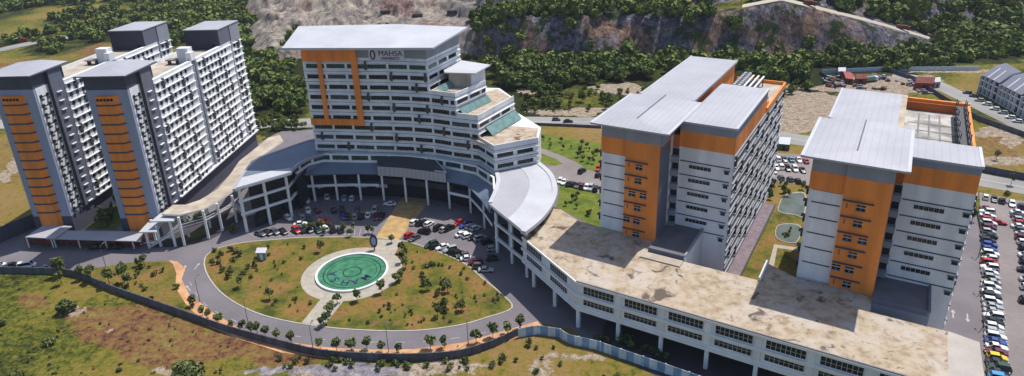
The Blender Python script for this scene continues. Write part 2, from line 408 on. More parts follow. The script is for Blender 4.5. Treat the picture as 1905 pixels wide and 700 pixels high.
def MATH(op, a, b_):
    n = t.nodes.new('ShaderNodeMath'); n.operation = op; n.use_clamp = False
    for i, q in enumerate((a, b_)):
        if isinstance(q, (int, float)): n.inputs[i].default_value = q
        else: t.links.new(q, n.inputs[i])
    return n.outputs[0]
def SM(a, lo, hi):
    n = t.nodes.new('ShaderNodeMapRange'); n.interpolation_type = 'SMOOTHSTEP'; n.inputs[1].default_value = lo; n.inputs[2].default_value = hi
    t.links.new(a, n.inputs[0]); return n.outputs[0]
def MIX(f, a, b_):
    n = t.nodes.new('ShaderNodeMix'); n.data_type = 'RGBA'; t.links.new(f, n.inputs[0])
    for i, q in ((6, a), (7, b_)):
        if isinstance(q, tuple): n.inputs[i].default_value = (*q, 1)
        else: t.links.new(q, n.inputs[i])
    return n.outputs[2]
nf = N(.45, 8, .7); nm = N(.07, 6, .6, .4); nfine = N(2.2, 3, .6)
ns = N(1.3, 4, .7)
grass = RAMP(MATH('ADD', MATH('ADD', MATH('MULTIPLY', nf, .40), MATH('MULTIPLY', ns, .25)), MATH('MULTIPLY', AT('green'), .35)), [(.38, (.022,.026,.008)), (.435, (.07,.083,.014)), (.48, (.145,.135,.022)), (.525, (.205,.145,.035)), (.59, (.25,.16,.075))])
dryc = RAMP(MATH('ADD', MATH('MULTIPLY', nf, .5), MATH('ADD', MATH('MULTIPLY', ns, .25), MATH('MULTIPLY', nm, .25))), [(.40, (.035,.018,.016)), (.45, (.11,.05,.032)), (.49, (.17,.085,.04)), (.53, (.20,.12,.045)), (.57, (.17,.15,.035)), (.62, (.30,.22,.14))])
c = MIX(SM(MATH('ADD', AT('dry'), MATH('MULTIPLY', MATH('SUBTRACT', nm, .5), 1.6)), .15, .75), grass, dryc)
sandc = RAMP(MATH('ADD', MATH('MULTIPLY', nf, .5), MATH('MULTIPLY', ns, .5)), [(.38, (.10,.07,.045)), (.46, (.23,.17,.12)), (.53, (.34,.28,.22)), (.62, (.44,.39,.33))])
c = MIX(SM(MATH('ADD', AT('sand'), MATH('MULTIPLY', MATH('SUBTRACT', nf, .5), 1.4)), .35, .6), c, sandc)
rockc = RAMP(N(.5, 8, .7, .5), [(.3, (.06,.055,.075)), (.5, (.22,.20,.23)), (.68, (.40,.37,.38))])
c = MIX(SM(MATH('ADD', AT('rock'), MATH('MULTIPLY', MATH('SUBTRACT', nf, .5), 1.2)), .35, .6), c, rockc)
nc1 = N(.35, 12, .78, .15, (1, 1, .6)); nc2 = N(.035, 4, .5)
cl = RAMP(nc1, [(.36, (.02,.02,.03)), (.44, (.075,.07,.095)), (.52, (.17,.155,.19)), (.60, (.30,.27,.29)), (.7, (.5,.45,.42))])
cl = MIX(SM(nc2, .48, .62), cl, RAMP(nc1, [(.36, (.03,.02,.02)), (.46, (.14,.085,.07)), (.56, (.30,.19,.14)), (.68, (.45,.35,.28))]))
cl = MIX(SM(N(.09, 6, .65), .52, .60), cl, RAMP(ns, [(.35, (.012,.022,.010)), (.55, (.045,.07,.022)), (.7, (.10,.13,.04))]))
clp = RAMP(N(.16, 12, .78, .3, (1, 1, .5)), [(.34, (.05,.045,.05)), (.43, (.17,.15,.15)), (.50, (.34,.29,.25)), (.57, (.46,.40,.33)), (.66, (.62,.56,.48))])
clp = MIX(SM(N(.03, 5, .6), .52, .62), clp, RAMP(nc1, [(.36, (.06,.04,.045)), (.5, (.24,.15,.14)), (.64, (.42,.31,.26))]))
cl = MIX(AT('pale'), cl, clp)
c = MIX(SM(MATH('ADD', AT('cliff'), MATH('MULTIPLY', MATH('SUBTRACT', nf, .5), .9)), .3, .6), c, cl)
c = MIX(SM(AT('track'), .3, .7), c, (.52, .47, .40))
t.links.new(c, b.inputs['Base Color'])
bp = t.nodes.new('ShaderNodeBump'); bp.inputs['Strength'].default_value = .55; bp.inputs['Distance'].default_value = 1.0
t.links.new(MATH('ADD', MATH('ADD', nf, MATH('MULTIPLY', nfine, .35)), MATH('MULTIPLY', MATH('MULTIPLY', nc1, AT('cliff')), 9)), bp.inputs['Height']); t.links.new(bp.outputs[0], b.inputs['Normal'])
MT['terrain'] = m; me.materials.append(m)
go = bpy.data.objects.new('ground', me); col.objects.link(go); go['kind'] = 'structure'

# ------------------------------------------------------------------ trees
def crown(seed, n, rad, squash, lobes, leaf, zc, shell=.55):
    r_ = np.random.default_rng(seed)
    C = r_.normal(0, 1, (lobes, 3)); C /= np.linalg.norm(C, axis=1)[:, None]; C *= r_.uniform(.3, .68, (lobes, 1)); C[0] = (0, 0, .2)
    LR = r_.uniform(.36, .56, lobes)
    k = r_.integers(0, lobes, n); d = r_.normal(0, 1, (n, 3)); d /= np.linalg.norm(d, axis=1)[:, None]
    P = C[k]+d*(LR[k]*r_.uniform(shell, 1.0, n)**.5)[:, None]
    P = P*rad; P[:, 2] = P[:, 2]*squash+zc
    nrm = d+r_.normal(0, .55, (n, 3)); nrm /= np.linalg.norm(nrm, axis=1)[:, None]
    a = np.cross(nrm, r_.normal(0, 1, (n, 3))); a /= np.linalg.norm(a, axis=1)[:, None]; b_ = np.cross(nrm, a)
    s = leaf*r_.uniform(.6, 1.3, (n, 1))
    Vv = np.stack([P-a*s-b_*s*.6, P+a*s-b_*s*.5, P+a*s*.6+b_*s, P-a*s*.7+b_*s*.8], 1).reshape(-1, 3)
    return Vv, np.arange(4*n).reshape(n, 4)
def treeproto(name, seed, hh, rad, leafm, n=260, lobes=9, squash=.8, leaf=.5, trunkr=.14, cl=.5):
    Vc, Qc = crown(seed, n, rad, squash, lobes, leaf, hh-rad*squash*.95)
    mc = fastmesh('crown', Vc, Qc, [leafm])
    tb = MB(); top = hh-rad*squash
    tb.cyl(0, 0, -.1, max(.4, top*.9), trunkr, 'bark', 6, trunkr*.6)
    rr = random.Random(seed)
    for i in range(5):
        a = i*1.257+rr.random(); z0 = max(.3, top*.7)
        tb.beam((0, 0, z0), (math.cos(a)*rad*.5, math.sin(a)*rad*.5, z0+rad*squash*.8), trunkr*.7, trunkr*.7, 'bark')
    mt_ = bpy.data.meshes.new('trunk'); mt_.from_pydata(tb.v, [], tb.f); mt_.materials.append(MT['bark'])
    return (mc, mt_)
def plant(name, proto, x, y, z, s, label, cat, group=None, rz=None, trunk=True):
    e = thing(name, label, cat, (x, y, z), group, random.uniform(0, 6.28) if rz is None else rz)
    e.scale = (s*random.uniform(.9, 1.12), s*random.uniform(.9, 1.12), s*random.uniform(.9, 1.1))
    o = bpy.data.objects.new('crown', proto[0]); col.objects.link(o); o.parent = e
    if trunk: o = bpy.data.objects.new('trunk', proto[1]); col.objects.link(o); o.parent = e
    return e
FOR = [treeproto('f', 100+i, 7.5, 3.6, 'leaf_forest', 330, 10, .85, .62, .2) for i in range(5)]
FOR += [treeproto('f', 140+i, 5.5, 3.4, 'leaf_bright', 260, 10, .7, .55, .18) for i in range(2)]
LOW = [treeproto('f', 400+i, 7.5, 3.8, 'leaf_forest', 150, 9, .85, 1.0, .2) for i in range(5)]+[treeproto('f', 440+i, 5.5, 3.5, 'leaf_bright', 130, 9, .7, .9, .18) for i in range(2)]
YNG = [treeproto('y', 200+i, 3.2, 1.15, 'leaf_garden', 220, 8, 1.0, .22, .07) for i in range(4)]
TALL = [treeproto('t', 230+i, 6.5, 1.7, 'leaf_garden', 320, 9, 1.35, .30, .12) for i in range(3)]
SHR = [treeproto('s', 260+i, 1.4, .9, 'leaf_garden', 110, 7, .75, .20, .05) for i in range(4)]
BUSH = [treeproto('b', 290+i, 4.0, 2.6, 'leaf_garden', 620, 12, .8, .30, .15) for i in range(2)]
def inpoly(px, py, poly):
    ins = np.zeros(len(px), bool); n = len(poly); j = n-1
    for i in range(n):
        xi, yi = poly[i]; xj, yj = poly[j]
        c_ = ((yi > py) != (yj > py)) & (px < (xj-xi)*(py-yi)/(yj-yi+1e-9)+xi); ins ^= c_; j = i
    return ins
def scatter(poly, dens, rmin, rmax, seed, azr=(-46, 46)):
    r_ = np.random.default_rng(seed)
    pts = [at(*p) for p in poly]; area_r = (max(50, rmin), rmax)
    n = int(dens*(math.radians(azr[1]-azr[0])/2)*(rmax**2-rmin**2))
    a = np.radians(r_.uniform(azr[0], azr[1], n)); rr = np.sqrt(r_.uniform(rmin**2, rmax**2, n))
    x = rr*np.sin(a); y = rr*np.cos(a); z = terrain_z(x, y); px, py = proj(np.stack([x, y, z], -1))
    k = inpoly(px, py, poly); return x[k], y[k], z[k], px[k], py[k]
forest = []   # x,y,z,scale,kind
def add(poly, dens, rmin, rmax, seed, smin, smax, bright=.12, thr=None, azr=(-46, 46), kind=None):
    x, y, z, px, py = scatter(poly, dens, rmin, rmax, seed, azr)
    r_ = np.random.default_rng(seed+1); n = fbm(x, y, 30, 3, seed)
    for i in range(len(x)):
        if thr is not None and n[i] < thr: continue
        if 1370 < px[i] < 1745:
            ai = math.atan2(x[i], y[i]); ri = math.hypot(x[i], y[i]); rb_ = float(np.interp(ai, az_t, r0_t))+22
            if rb_-14 < ri < rb_+13 or (ri < rb_-2 and ri > rb_-22 and seed in (12, 13, 15)): continue
        k = kind if kind is not None else (5+r_.integers(2) if r_.random() < bright else r_.integers(5))
        forest.append((x[i], y[i], z[i], smin*.75+(smax*1.12-smin*.75)*r_.random()**1.3, int(k)))
# tree belt in front of the cliffs
add([(885,110),(960,90),(1100,88),(1290,100),(1330,125),(1290,150),(1215,150),(1190,148),(1100,158),(1060,160),(1020,185),(955,178),(925,150)], .034, 260, 470, 1, .8, 1.35)
add([(990,190),(1060,182),(1190,180),(1120,200),(1000,205)], .02, 240, 330, 2, .4, .75)
add([(965,175),(1180,158),(1210,168),(1150,205),(975,215)], .022, 230, 340, 22, .25, .5, .25)
add([(1290,110),(1420,85),(1600,85),(1700,100),(1740,120),(1690,135),(1560,128),(1520,128),(1490,160),(1440,160),(1360,140)], .032, 240, 500, 3, .6, 1.2, .3)
add([(1385,165),(1420,148),(1540,138),(1560,150),(1510,168),(1470,172)], .03, 230, 360, 33, .35, .7, .7)
add([(1700,95),(1735,72),(1760,90),(1905,65),(1910,110),(1820,112),(1740,128)], .030, 260, 560, 4, .8, 1.3)
add([(460,170),(545,110),(570,200),(575,215),(475,215)], .034, 240, 420, 5, .8, 1.3)
add([(440,0),(470,45),(455,60),(480,100),(560,70),(545,130),(500,170),(455,150),(440,70),(330,90),(300,70),(210,60),(300,20)], .020, 260, 900, 6, .8, 1.5)
# left far fields: strips of trees
add([(0,70),(70,60),(130,55),(215,45),(212,62),(190,80),(120,75),(110,100),(90,100),(70,78),(0,84)], .016, 300, 900, 7, .8, 1.4)
add([(100,20),(300,15),(450,25),(440,55),(220,48),(130,52),(60,40)], .006, 300, 1200, 8, .8, 1.5)
add([(0,0),(200,0),(460,0),(450,20),(300,12),(60,14),(0,30)], .006, 500, 1600, 9, 1.0, 1.8)
add([(95,110),(110,70),(140,75),(130,112)], .03, 250, 500, 10, .8, 1.2)
add([(60,100),(200,95),(330,60),(360,100),(240,140),(120,120)], .006, 230, 500, 11, .6, 1.0)
# hillside vegetation
add([(900,-30),(1905,-30),(1905,100),(1700,80),(1440,-5),(1400,60),(1300,60),(1250,40),(960,30),(900,60)], .030, 380, 760, 12, .9, 1.5, .05, .36)
add([(880,10),(1420,0),(1420,105),(880,105)], .026, 380, 520, 13, .6, 1.1, .05, .47)
add([(1420,10),(1720,75),(1720,100),(1420,110)], .022, 380, 560, 14, .5, .9, .05, .52)
add([(1480,0),(1720,60),(1905,60),(1905,-20),(1480,-20)], .026, 400, 700, 15, .6, 1.1, .08, .52)
add([(470,60),(620,62),(880,55),(880,45),(620,50),(520,50)], .004, 330, 560, 16, .5, 1.0, .0, .5)
add([(465,222),(570,222),(570,232),(470,235)], .03, 200, 330, 17, .4, .6, .4)
add([(475,236),(570,236),(568,243),(480,243)], .06, 200, 330, 18, .3, .5, .4)
forest.sort(key=lambda f: f[0]**2+f[1]**2)
# never on buildings/roads in the back
labels_f = {}
def flabel(x, y):
    px, py = proj((x, y, 0)); px = float(px)
    if px < 230: return 'broad bushy tree in the far fields behind the left hostel towers', 'trees in the far left fields'
    if px < 600: return 'dense green tree in the wood between the hostels and the pale quarry', 'trees between hostels and quarry'
    if px < 1340: return 'dense round-crowned tree in the belt below the dark quarry cliff', 'trees below the central cliff'
    return 'bushy tree in the wood behind the vacant ground and scrap sheds', 'trees behind the vacant ground'
for f in forest[:285]:
    l, gp = flabel(f[0], f[1]); plant('forest_tree', FOR[f[4]], f[0], f[1], f[2]-.3, f[3], l, 'tree', gp)
rest = forest[285:]
def merged(name, items, protos, leafscale=1.0):
    by = {}
    for f in items: by.setdefault(f[4], []).append(f)
    Vs = []; mi = []
    mats = []
    for k, L in by.items():
        mc = protos[k][0]; nv = len(mc.vertices); co = np.empty(nv*3, np.float32); mc.vertices.foreach_get('co', co); co = co.reshape(-1, 3)
        mname = mc.materials[0].name
        if mname not in mats: mats.append(mname)
        for f in L:
            a = random.uniform(0, 6.28); c_, s_ = math.cos(a), math.sin(a)
            P = co*f[3]; X = P[:, 0]*c_-P[:, 1]*s_+f[0]; Y = P[:, 0]*s_+P[:, 1]*c_+f[1]
            Vs.append(np.stack([X, Y, P[:, 2]+f[2]-1.2*f[3]], -1)); mi.append(np.full(nv//4, mats.index(mname)))
    Vv = np.concatenate(Vs); me_ = fastmesh(name, Vv, np.arange(len(Vv)).reshape(-1, 4), mats)
    me_.polygons.foreach_set('material_index', np.concatenate(mi).astype(np.int32))
    o = bpy.data.objects.new(name, me_); col.objects.link(o); o['kind'] = 'stuff'
    tag(o, 'distant woodland and scrub covering the hills, quarry ledges and far fields', 'woodland'); return o
# undergrowth colour below the woods
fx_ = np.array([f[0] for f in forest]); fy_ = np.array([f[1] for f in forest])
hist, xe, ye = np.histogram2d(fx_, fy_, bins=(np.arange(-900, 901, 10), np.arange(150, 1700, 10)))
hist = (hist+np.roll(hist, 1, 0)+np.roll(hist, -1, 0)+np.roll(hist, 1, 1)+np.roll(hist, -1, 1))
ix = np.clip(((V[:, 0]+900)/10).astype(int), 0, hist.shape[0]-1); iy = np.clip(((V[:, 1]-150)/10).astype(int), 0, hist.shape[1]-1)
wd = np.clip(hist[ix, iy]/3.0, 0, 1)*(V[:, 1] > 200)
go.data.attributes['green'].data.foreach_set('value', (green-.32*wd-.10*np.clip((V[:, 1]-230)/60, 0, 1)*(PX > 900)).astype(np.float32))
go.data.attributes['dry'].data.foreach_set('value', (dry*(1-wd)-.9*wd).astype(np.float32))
merged('woodland', rest, LOW)
mat('pale_concrete', (.46,.42,.40), .95, .06, .2, var2=.05, scale2=2)
#PART2 ------------------------------------------------------------ roads, lawns
def G(pts, z=0.0): return [at(*p, z) for p in pts]
def sheet(name, poly, z, m, thick=None):
    b = MB()
    if thick: b.prism(poly, z-thick, z, m)
    else: b.face([(p[0], p[1], z) for p in (poly if sum(poly[i][0]*poly[(i+1)%len(poly)][1]-poly[(i+1)%len(poly)][0]*poly[i][1] for i in range(len(poly))) > 0 else poly[::-1])], m)
    return struct(name, b)
def smooth_px(pts, n=6, closed=True):
    out = []; L = len(pts)
    for i in range(L if closed else L-1):
        p0 = pts[(i-1) % L] if closed or i > 0 else pts[i]; p1 = pts[i]; p2 = pts[(i+1) % L]; p3 = pts[(i+2) % L] if closed or i+2 < L else p2
        for k in range(n):
            t_ = k/n
            out.append(tuple(.5*((2*p1[j])+(-p0[j]+p2[j])*t_+(2*p0[j]-5*p1[j]+4*p2[j]-p3[j])*t_*t_+(-p0[j]+3*p1[j]-3*p2[j]+p3[j])*t_**3) for j in (0, 1)))
    if not closed: out.append(pts[-1])
    return out
# compound asphalt
comp = G([(-60,452),(0,432),(60,415),(110,405),(200,400),(300,370),(420,300),(520,245),(600,240),(800,240),(990,260),(1115,300),(1118,440),(1160,520),(1110,640),(1060,612),(1000,600),(930,622),(860,645),(760,656),(620,655),(530,643),(450,622),(395,590),(350,545),(325,500),(318,486),(255,487),(150,503),(100,508),(0,505),(-60,504)])
sheet('parking_court', comp, .02, 'asphalt')
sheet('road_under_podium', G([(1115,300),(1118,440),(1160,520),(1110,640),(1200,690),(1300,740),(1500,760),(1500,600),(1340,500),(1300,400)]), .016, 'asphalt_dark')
# far road & right roads
def roadstrip(name, pts, w, z, m): 
    b = MB(); A = offset(pts, w/2); B_ = offset(pts, -w/2)
    for i in range(len(pts)-1): b.face([(*A[i], z), (*A[i+1], z), (*B_[i+1], z), (*B_[i], z)], m)
    return struct(name, b)
roadstrip('road', G([(-200,232),(0,231),(300,233),(560,229),(800,226),(1000,226),(1180,229),(1330,240),(1500,262),(1680,300),(1830,335),(1980,362)]), 13, .03, 'road_far')
roadstrip('road_marking', G([(-200,232),(0,231),(300,233),(560,229),(800,226),(1000,226),(1180,229),(1330,240),(1500,262),(1680,300),(1830,335),(1980,362)]), .5, .045, 'paint')
roadstrip('street', G([(1660,140),(1720,146),(1780,175),(1850,210),(1960,262)]), 10, .03, 'road_far')
roadstrip('lane', G([(965,268),(1005,278),(1045,293),(1075,315),(1085,335)]), 5.5, .035, 'asphalt_pale')
roadstrip('dirt_road', G([(-60,100),(0,93),(60,80),(110,70),(150,68)]), 14, .05, 'road_far')
# parking lot between building and left of north block
sheet('parking_lot', G([(1020,312),(1045,306),(1120,322),(1120,362),(1040,345),(1025,330)]), .04, 'asphalt_pale')
sheet('parking_lot', G([(1395,282),(1530,290),(1520,346),(1380,335)]), .04, 'asphalt_pale')
# right: access road + car lot
sheet('access_road', G([(1812,372),(1790,372),(1700,620),(1680,760),(1835,760),(1828,500),(1820,400)]), .03, 'asphalt')
sheet('concrete_apron', G([(1766,617),(1822,637),(1840,760),(1740,760),(1700,640)]), .037, 'pale_concrete')
sheet('car_lot', G([(1822,358),(1905,375),(2100,415),(2200,760),(1846,760),(1838,560),(1828,440)]), .03, 'asphalt_pale')
sheet('verge', G([(1820,400),(1828,500),(1835,760),(1846,760),(1838,560),(1828,440),(1822,368)]), .05, 'lawn_green')
b = MB()
for px, py, hd in ((1773,584,1),(1800,592,-1)):
    x, y = at(px, py); dx, dy = .521, .8535; s_ = hd*1.0
    def q(a, c_): return (x+dx*a*s_+dy*c_, y+dy*a*s_-dx*c_, .045)
    for pl in ([q(-2, -.15), q(-2, .15), q(.6, .15), q(.6, -.15)], [q(.6, -.55), q(.6, .55), q(1.9, 0)]):
        a_ = (pl[1][0]-pl[0][0])*(pl[2][1]-pl[0][1])-(pl[1][1]-pl[0][1])*(pl[2][0]-pl[0][0]); b.face(pl if a_ > 0 else pl[::-1], 'paint')
for px, py, ang in ((344,499,1.9),(367,495,1.6),(350,536,2.3)):
    x, y = at(px, py); dx, dy = math.cos(ang), math.sin(ang)
    def q(a, c_): return (x+dx*a+dy*c_, y+dy*a-dx*c_, .045)
    for pl in ([q(-2, .13), q(-2, -.13), q(.5, -.13), q(.5, .13)], [q(.5, .5), q(.5, -.5), q(1.7, 0)]):
        a_ = (pl[1][0]-pl[0][0])*(pl[2][1]-pl[0][1])-(pl[1][1]-pl[0][1])*(pl[2][0]-pl[0][0]); b.face(pl if a_ > 0 else pl[::-1], 'paint')
# road centre dashes following the curved drive
mid = G(smooth_px([(350,520),(375,560),(420,590),(490,613),(600,632),(760,637),(880,624),(960,600)], 5, False))
L_ = length(mid); s_ = 2
while s_ < L_-3:
    seg = sub(mid, s_, s_+2.2); A_ = offset(seg, .08); B_ = offset(seg, -.08)
    for i in range(len(seg)-1): b.face([(*A_[i], .045), (*A_[i+1], .045), (*B_[i+1], .045), (*B_[i], .045)], 'paint')
    s_ += 6.5
for (p0, p1, n_, L_) in (((640,395),(712,397),9,4.6),((560,400),(615,398),6,4.6),((800,408),(850,412),6,4.6),((830,425),(856,430),3,4.6),((775,446),(800,452),3,4.6),((470,438),(550,434),9,4.6),((620,431),(690,433),7,4.6)):
    A0 = at(*p0); A1 = at(*p1)
    for i in range(n_+1):
        x = A0[0]+(A1[0]-A0[0])*i/n_; y = A0[1]+(A1[1]-A0[1])*i/n_; a = math.atan2(y-162.0, x+46.2); dx, dy = math.cos(a), math.sin(a)
        b.face([(x-dx*L_/2+dy*.07, y-dy*L_/2-dx*.07, .043), (x+dx*L_/2+dy*.07, y+dy*L_/2-dx*.07, .043), (x+dx*L_/2-dy*.07, y+dy*L_/2+dx*.07, .043), (x-dx*L_/2-dy*.07, y-dy*L_/2+dx*.07, .043)], 'paint')
struct('road_marking', b)
# oval garden
gpx = smooth_px([(380,482),(383,508),(405,540),(440,566),(490,588),(563,604),(650,614),(760,617),(850,607),(905,592),(954,573),(932,545),(900,519),(868,492),(820,470),(770,453),(742,447),(700,443),(650,441),(560,442),(500,447),(462,450),(420,458),(395,467)], 4)
garden = G(gpx)
b = MB(); 
if sum(garden[i][0]*garden[(i+1)%len(garden)][1]-garden[(i+1)%len(garden)][0]*garden[i][1] for i in range(len(garden))) < 0: garden = garden[::-1]
b.prism(garden, -.05, .13, 'kerb'); struct('kerb', b)
cg = (sum(p[0] for p in garden)/len(garden), sum(p[1] for p in garden)/len(garden))
ins = offset(garden+[garden[0], garden[1]], -.35)[1:-1]
sheet('lawn', ins, .15, 'lawn')
sheet('lawn', G([(1000,248),(1118,268),(1118,312),(1080,305),(1040,288),(985,268)]), .05, 'lawn_green')
sheet('lawn', G([(1040,345),(1120,362),(1120,430),(1035,385),(1040,362)]), .05, 'lawn_green')
sheet('lawn', G([(975,262),(1118,300),(1118,322),(1010,305),(990,290)]), .028, 'lawn_green')
sheet('lawn', G([(150,520),(160,506),(255,489),(318,488),(330,520),(350,558),(395,600),(440,628),(330,587),(215,547)]), .05, 'lawn')
# sandy verge strip with ochre soil
vo = G([(312,484),(330,487),(345,500),(338,520),(352,548),(402,586),(455,615),(530,636),(620,648),(700,651),(770,650),(860,638),(930,618),(1000,598),(1008,608),(935,640),(862,662),(762,670),(618,668),(525,657),(440,630),(385,607),(345,565),(326,535),(328,508),(322,492)])
sheet('verge', vo, .06, 'ochre_soil')
# fountain
FC = (-46.2, 162.0)
def circ(r, n=64, c=FC): return [(c[0]+r*math.cos(2*math.pi*i/n), c[1]+r*math.sin(2*math.pi*i/n)) for i in range(n)]
sheet('fountain_plaza', circ(14.0), .17, 'paver')
sheet('path', G([(607,545),(560,603),(603,607),(640,560)]), .165, 'paver')
sheet('path', G([(700,446),(688,474),(735,474),(747,448)]), .165, 'paver')
sheet('path', G([(697,445),(742,447),(806,366),(752,362)]), .05, 'gold_paver')
ft = thing('fountain', 'round green fountain pool with lettered floor in the middle of the oval lawn', 'fountain', (FC[0], FC[1], .17))
b = MB(); n = 64; o_, i_ = circ(10.1), circ(9.5)
for i in range(n):
    j = (i+1) % n
    b.face([(*o_[i], .17), (*o_[j], .17), (*o_[j], .75), (*o_[i], .75)], 'white_frame'); b.face([(*i_[j], .17), (*i_[i], .17), (*i_[i], .75), (*i_[j], .75)], 'white_frame')
    b.face([(*o_[i], .75), (*o_[j], .75), (*i_[j], .75), (*i_[i], .75)], 'white_frame')
b.build('rim', ft)
b = MB(); b.face([(*p, .40) for p in circ(9.5)], 'pool_green'); b.build('water', ft)
b = MB()
for r0, r1 in ((8.1, 7.75), (6.9, 6.7), (2.7, 2.3)):
    A_, B_ = circ(r0), circ(r1)
    for i in range(64): j = (i+1) % 64; b.face([(*A_[i], .408), (*A_[j], .408), (*B_[j], .408), (*B_[i], .408)], 'pool_line')
for k in range(4):
    a = k*math.pi/2+.6; b.face([(FC[0]+math.cos(a-.9)*.16, FC[1]+math.sin(a-.9)*.16, .410), (FC[0]+math.cos(a)*.9, FC[1]+math.sin(a)*.9, .410), (FC[0]+math.cos(a+.9)*.16, FC[1]+math.sin(a+.9)*.16, .410)], 'pool_line')
b.build('floor_pattern', ft)['kind'] = 'stuff'
def text(name, s_, size, m, mtx, parent, ext=.02, bold=.02):
    cu = bpy.data.curves.new(name, 'FONT'); cu.body = s_; cu.size = size; cu.extrude = ext; cu.offset = bold; cu.align_x = 'CENTER'; cu.align_y = 'CENTER'
    to = bpy.data.objects.new('tmp', cu); col.objects.link(to); bpy.context.view_layer.update()
    me_ = bpy.data.meshes.new_from_object(to.evaluated_get(bpy.context.evaluated_depsgraph_get())); bpy.data.objects.remove(to)
    me_.materials.clear(); me_.materials.append(MT[m]); pl = Vector(parent.location)
    for v in me_.vertices: v.co = (mtx @ v.co) - pl
    o = bpy.data.objects.new(name, me_); col.objects.link(o); o.parent = parent; return o
for ch, (px, py) in zip('MAHSA', ((680,516),(661,525),(642,526),(627,519),(625,509))):
    x, y = at(px, py, .41); a = math.atan2(y-FC[1], x-FC[0]); rr = 5.3
    x, y = FC[0]+rr*math.cos(a), FC[1]+rr*math.sin(a)
    text('letter', ch, 3.4, 'navy', Matrix.Translation((x, y, .43)) @ Matrix.Rotation(a-math.pi/2, 4, 'Z'), ft, .01, .05)
# disc sign
sx, sy = at(697, 466); e = thing('disc_sign', 'tall dark blue oval sign standing on a post at the head of the fountain plaza', 'sign', (sx, sy, .17))
b = MB(); b.cyl(sx, sy, .17, 1.6, .18, 'steel_dark', 10); b.build('post', e)
b = MB(); n = 28; rx, rz = 1.15, 2.2; k0 = [(sx+rx*math.cos(2*math.pi*i/n), sy, 3.2+rz*math.sin(2*math.pi*i/n)) for i in range(n)]
b.face([(p[0], p[1]-.15, p[2]) for p in k0], 'navy'); b.face([(p[0], p[1]+.15, p[2]) for p in k0[::-1]], 'navy')
for i in range(n): j = (i+1) % n; b.face([(k0[i][0], sy-.15, k0[i][2]), (k0[i][0], sy+.15, k0[i][2]), (k0[j][0], sy+.15, k0[j][2]), (k0[j][0], sy-.15, k0[j][2])], 'navy')
b.build('disc', e)
b = MB(); pts = [(sx+rx*.62*math.cos(2*math.pi*i/n), sy-.17, 3.2+rz*.62*math.sin(2*math.pi*i/n)) for i in range(n)]; b.face(pts, 'hostel_blue_grey'); b.build('emblem', e)

# ------------------------------------------------------------------ walls and fences
def fence_panels(name, pts, hh, th, m, label, cat, pitch=4.0, post=None, alt=None, rail=False):
    e = thing(name, label, cat, (*pts[0], 0)); L = length(pts); n = int(L/pitch)
    A = []; 
    b = MB(); b.wall(pts, 0, hh, th/2, -th/2, m, None) if not alt else None
    if alt:
        k = int(L/.9)
        for i in range(k):
            seg = sub(pts, i*L/k, (i+1)*L/k)
            b.wall(seg, 0, hh, .03 if i % 2 else .07, -.03, m if (i//2) % 2 else alt)
    b.build('panel', e)
    for i in range(n+1):
        p = sub(pts, min(i*L/n, L-.02), L); p = p[0]
        c_ = MB(); fr = frame(p, 0); c_.box(fr, -th*.75-.05, th*.75+.05, -th*.75-.05, th*.75+.05, 0, hh+.12, post or m)
        c_.build('post', e)
    return e
wl = G(smooth_px([(-70,507),(0,508),(60,509),(110,511),(150,518),(215,545),(330,585),(420,617),(520,645),(600,664),(700,671),(790,671),(860,664),(920,645),(968,622)], 3, False))
fence_panels('perimeter_wall', wl, 2.1, .22, 'perimeter_wall', 'grey panelled wall curving along the outer edge of the drive above the rough grass', 'wall', 3.6)
hl = G([(965,628),(1000,622),(1040,628),(1060,640),(1110,651),(1170,672),(1240,696),(1330,728),(1420,760)])
fence_panels('hoarding', hl, 2.6, .1, 'hoarding_blue', 'blue and white corrugated metal hoarding in front of the podium underpass', 'fence', 5.0, 'hoarding_pale', 'hoarding_pale')
fl = G([(0,462),(20,450),(60,425),(75,418)]); fl = G([(-60,478),(0,452),(50,431),(72,422)])
fence_panels('boundary_wall', fl, 5.0, .3, 'dark_slate', 'tall dark boundary wall sloping away at the foot of the leftmost hostel', 'wall', 4)
fl = G([(980,233),(1060,236),(1118,239)]); fence_panels('roadside_fence', fl, 1.3, .1, 'perimeter_wall', 'low grey fence between far road and green lawn right of the main tower', 'fence', 5)
fl = G([(1815,318),(1860,327),(1960,345)]); fence_panels('boundary_wall', fl, 2.6, .25, 'dark_slate', 'long dark wall beside the far road at the right edge', 'wall', 5)
fl = G([(1650,133),(1700,150),(1760,190),(1820,225),(1905,255)]); fence_panels('boundary_wall', fl, 2.2, .2, 'perimeter_wall', 'grey wall along the street facing the terraced houses', 'wall', 5)
fl = G([(1530,137),(1640,132),(1820,131)]); fence_panels('site_fence', fl, 2.2, .15, 'hoarding_pale', 'pale fence along the back of the scrap sheds under the trees', 'fence', 6)
fl = G([(1812,372),(1826,440),(1834,560),(1843,760)]); fence_panels('lot_fence', fl, 1.0, .06, 'steel_dark', 'low rail fence between access road and long row of parked cars', 'fence', 4)
fl = G([(1555,165),(1540,150),(1525,138)]); fence_panels('site_fence', fl, 2.0, .15, 'perimeter_wall', 'short grey fence at the left end of the scrap yard', 'fence', 5)

# ------------------------------------------------------------------ generic building bits
def building(name, label, loc, cat='building'): return thing(name, label, cat, (*loc, 0))
def part(parent, name, fn):
    b = MB(); fn(b); return b.build(name, parent)

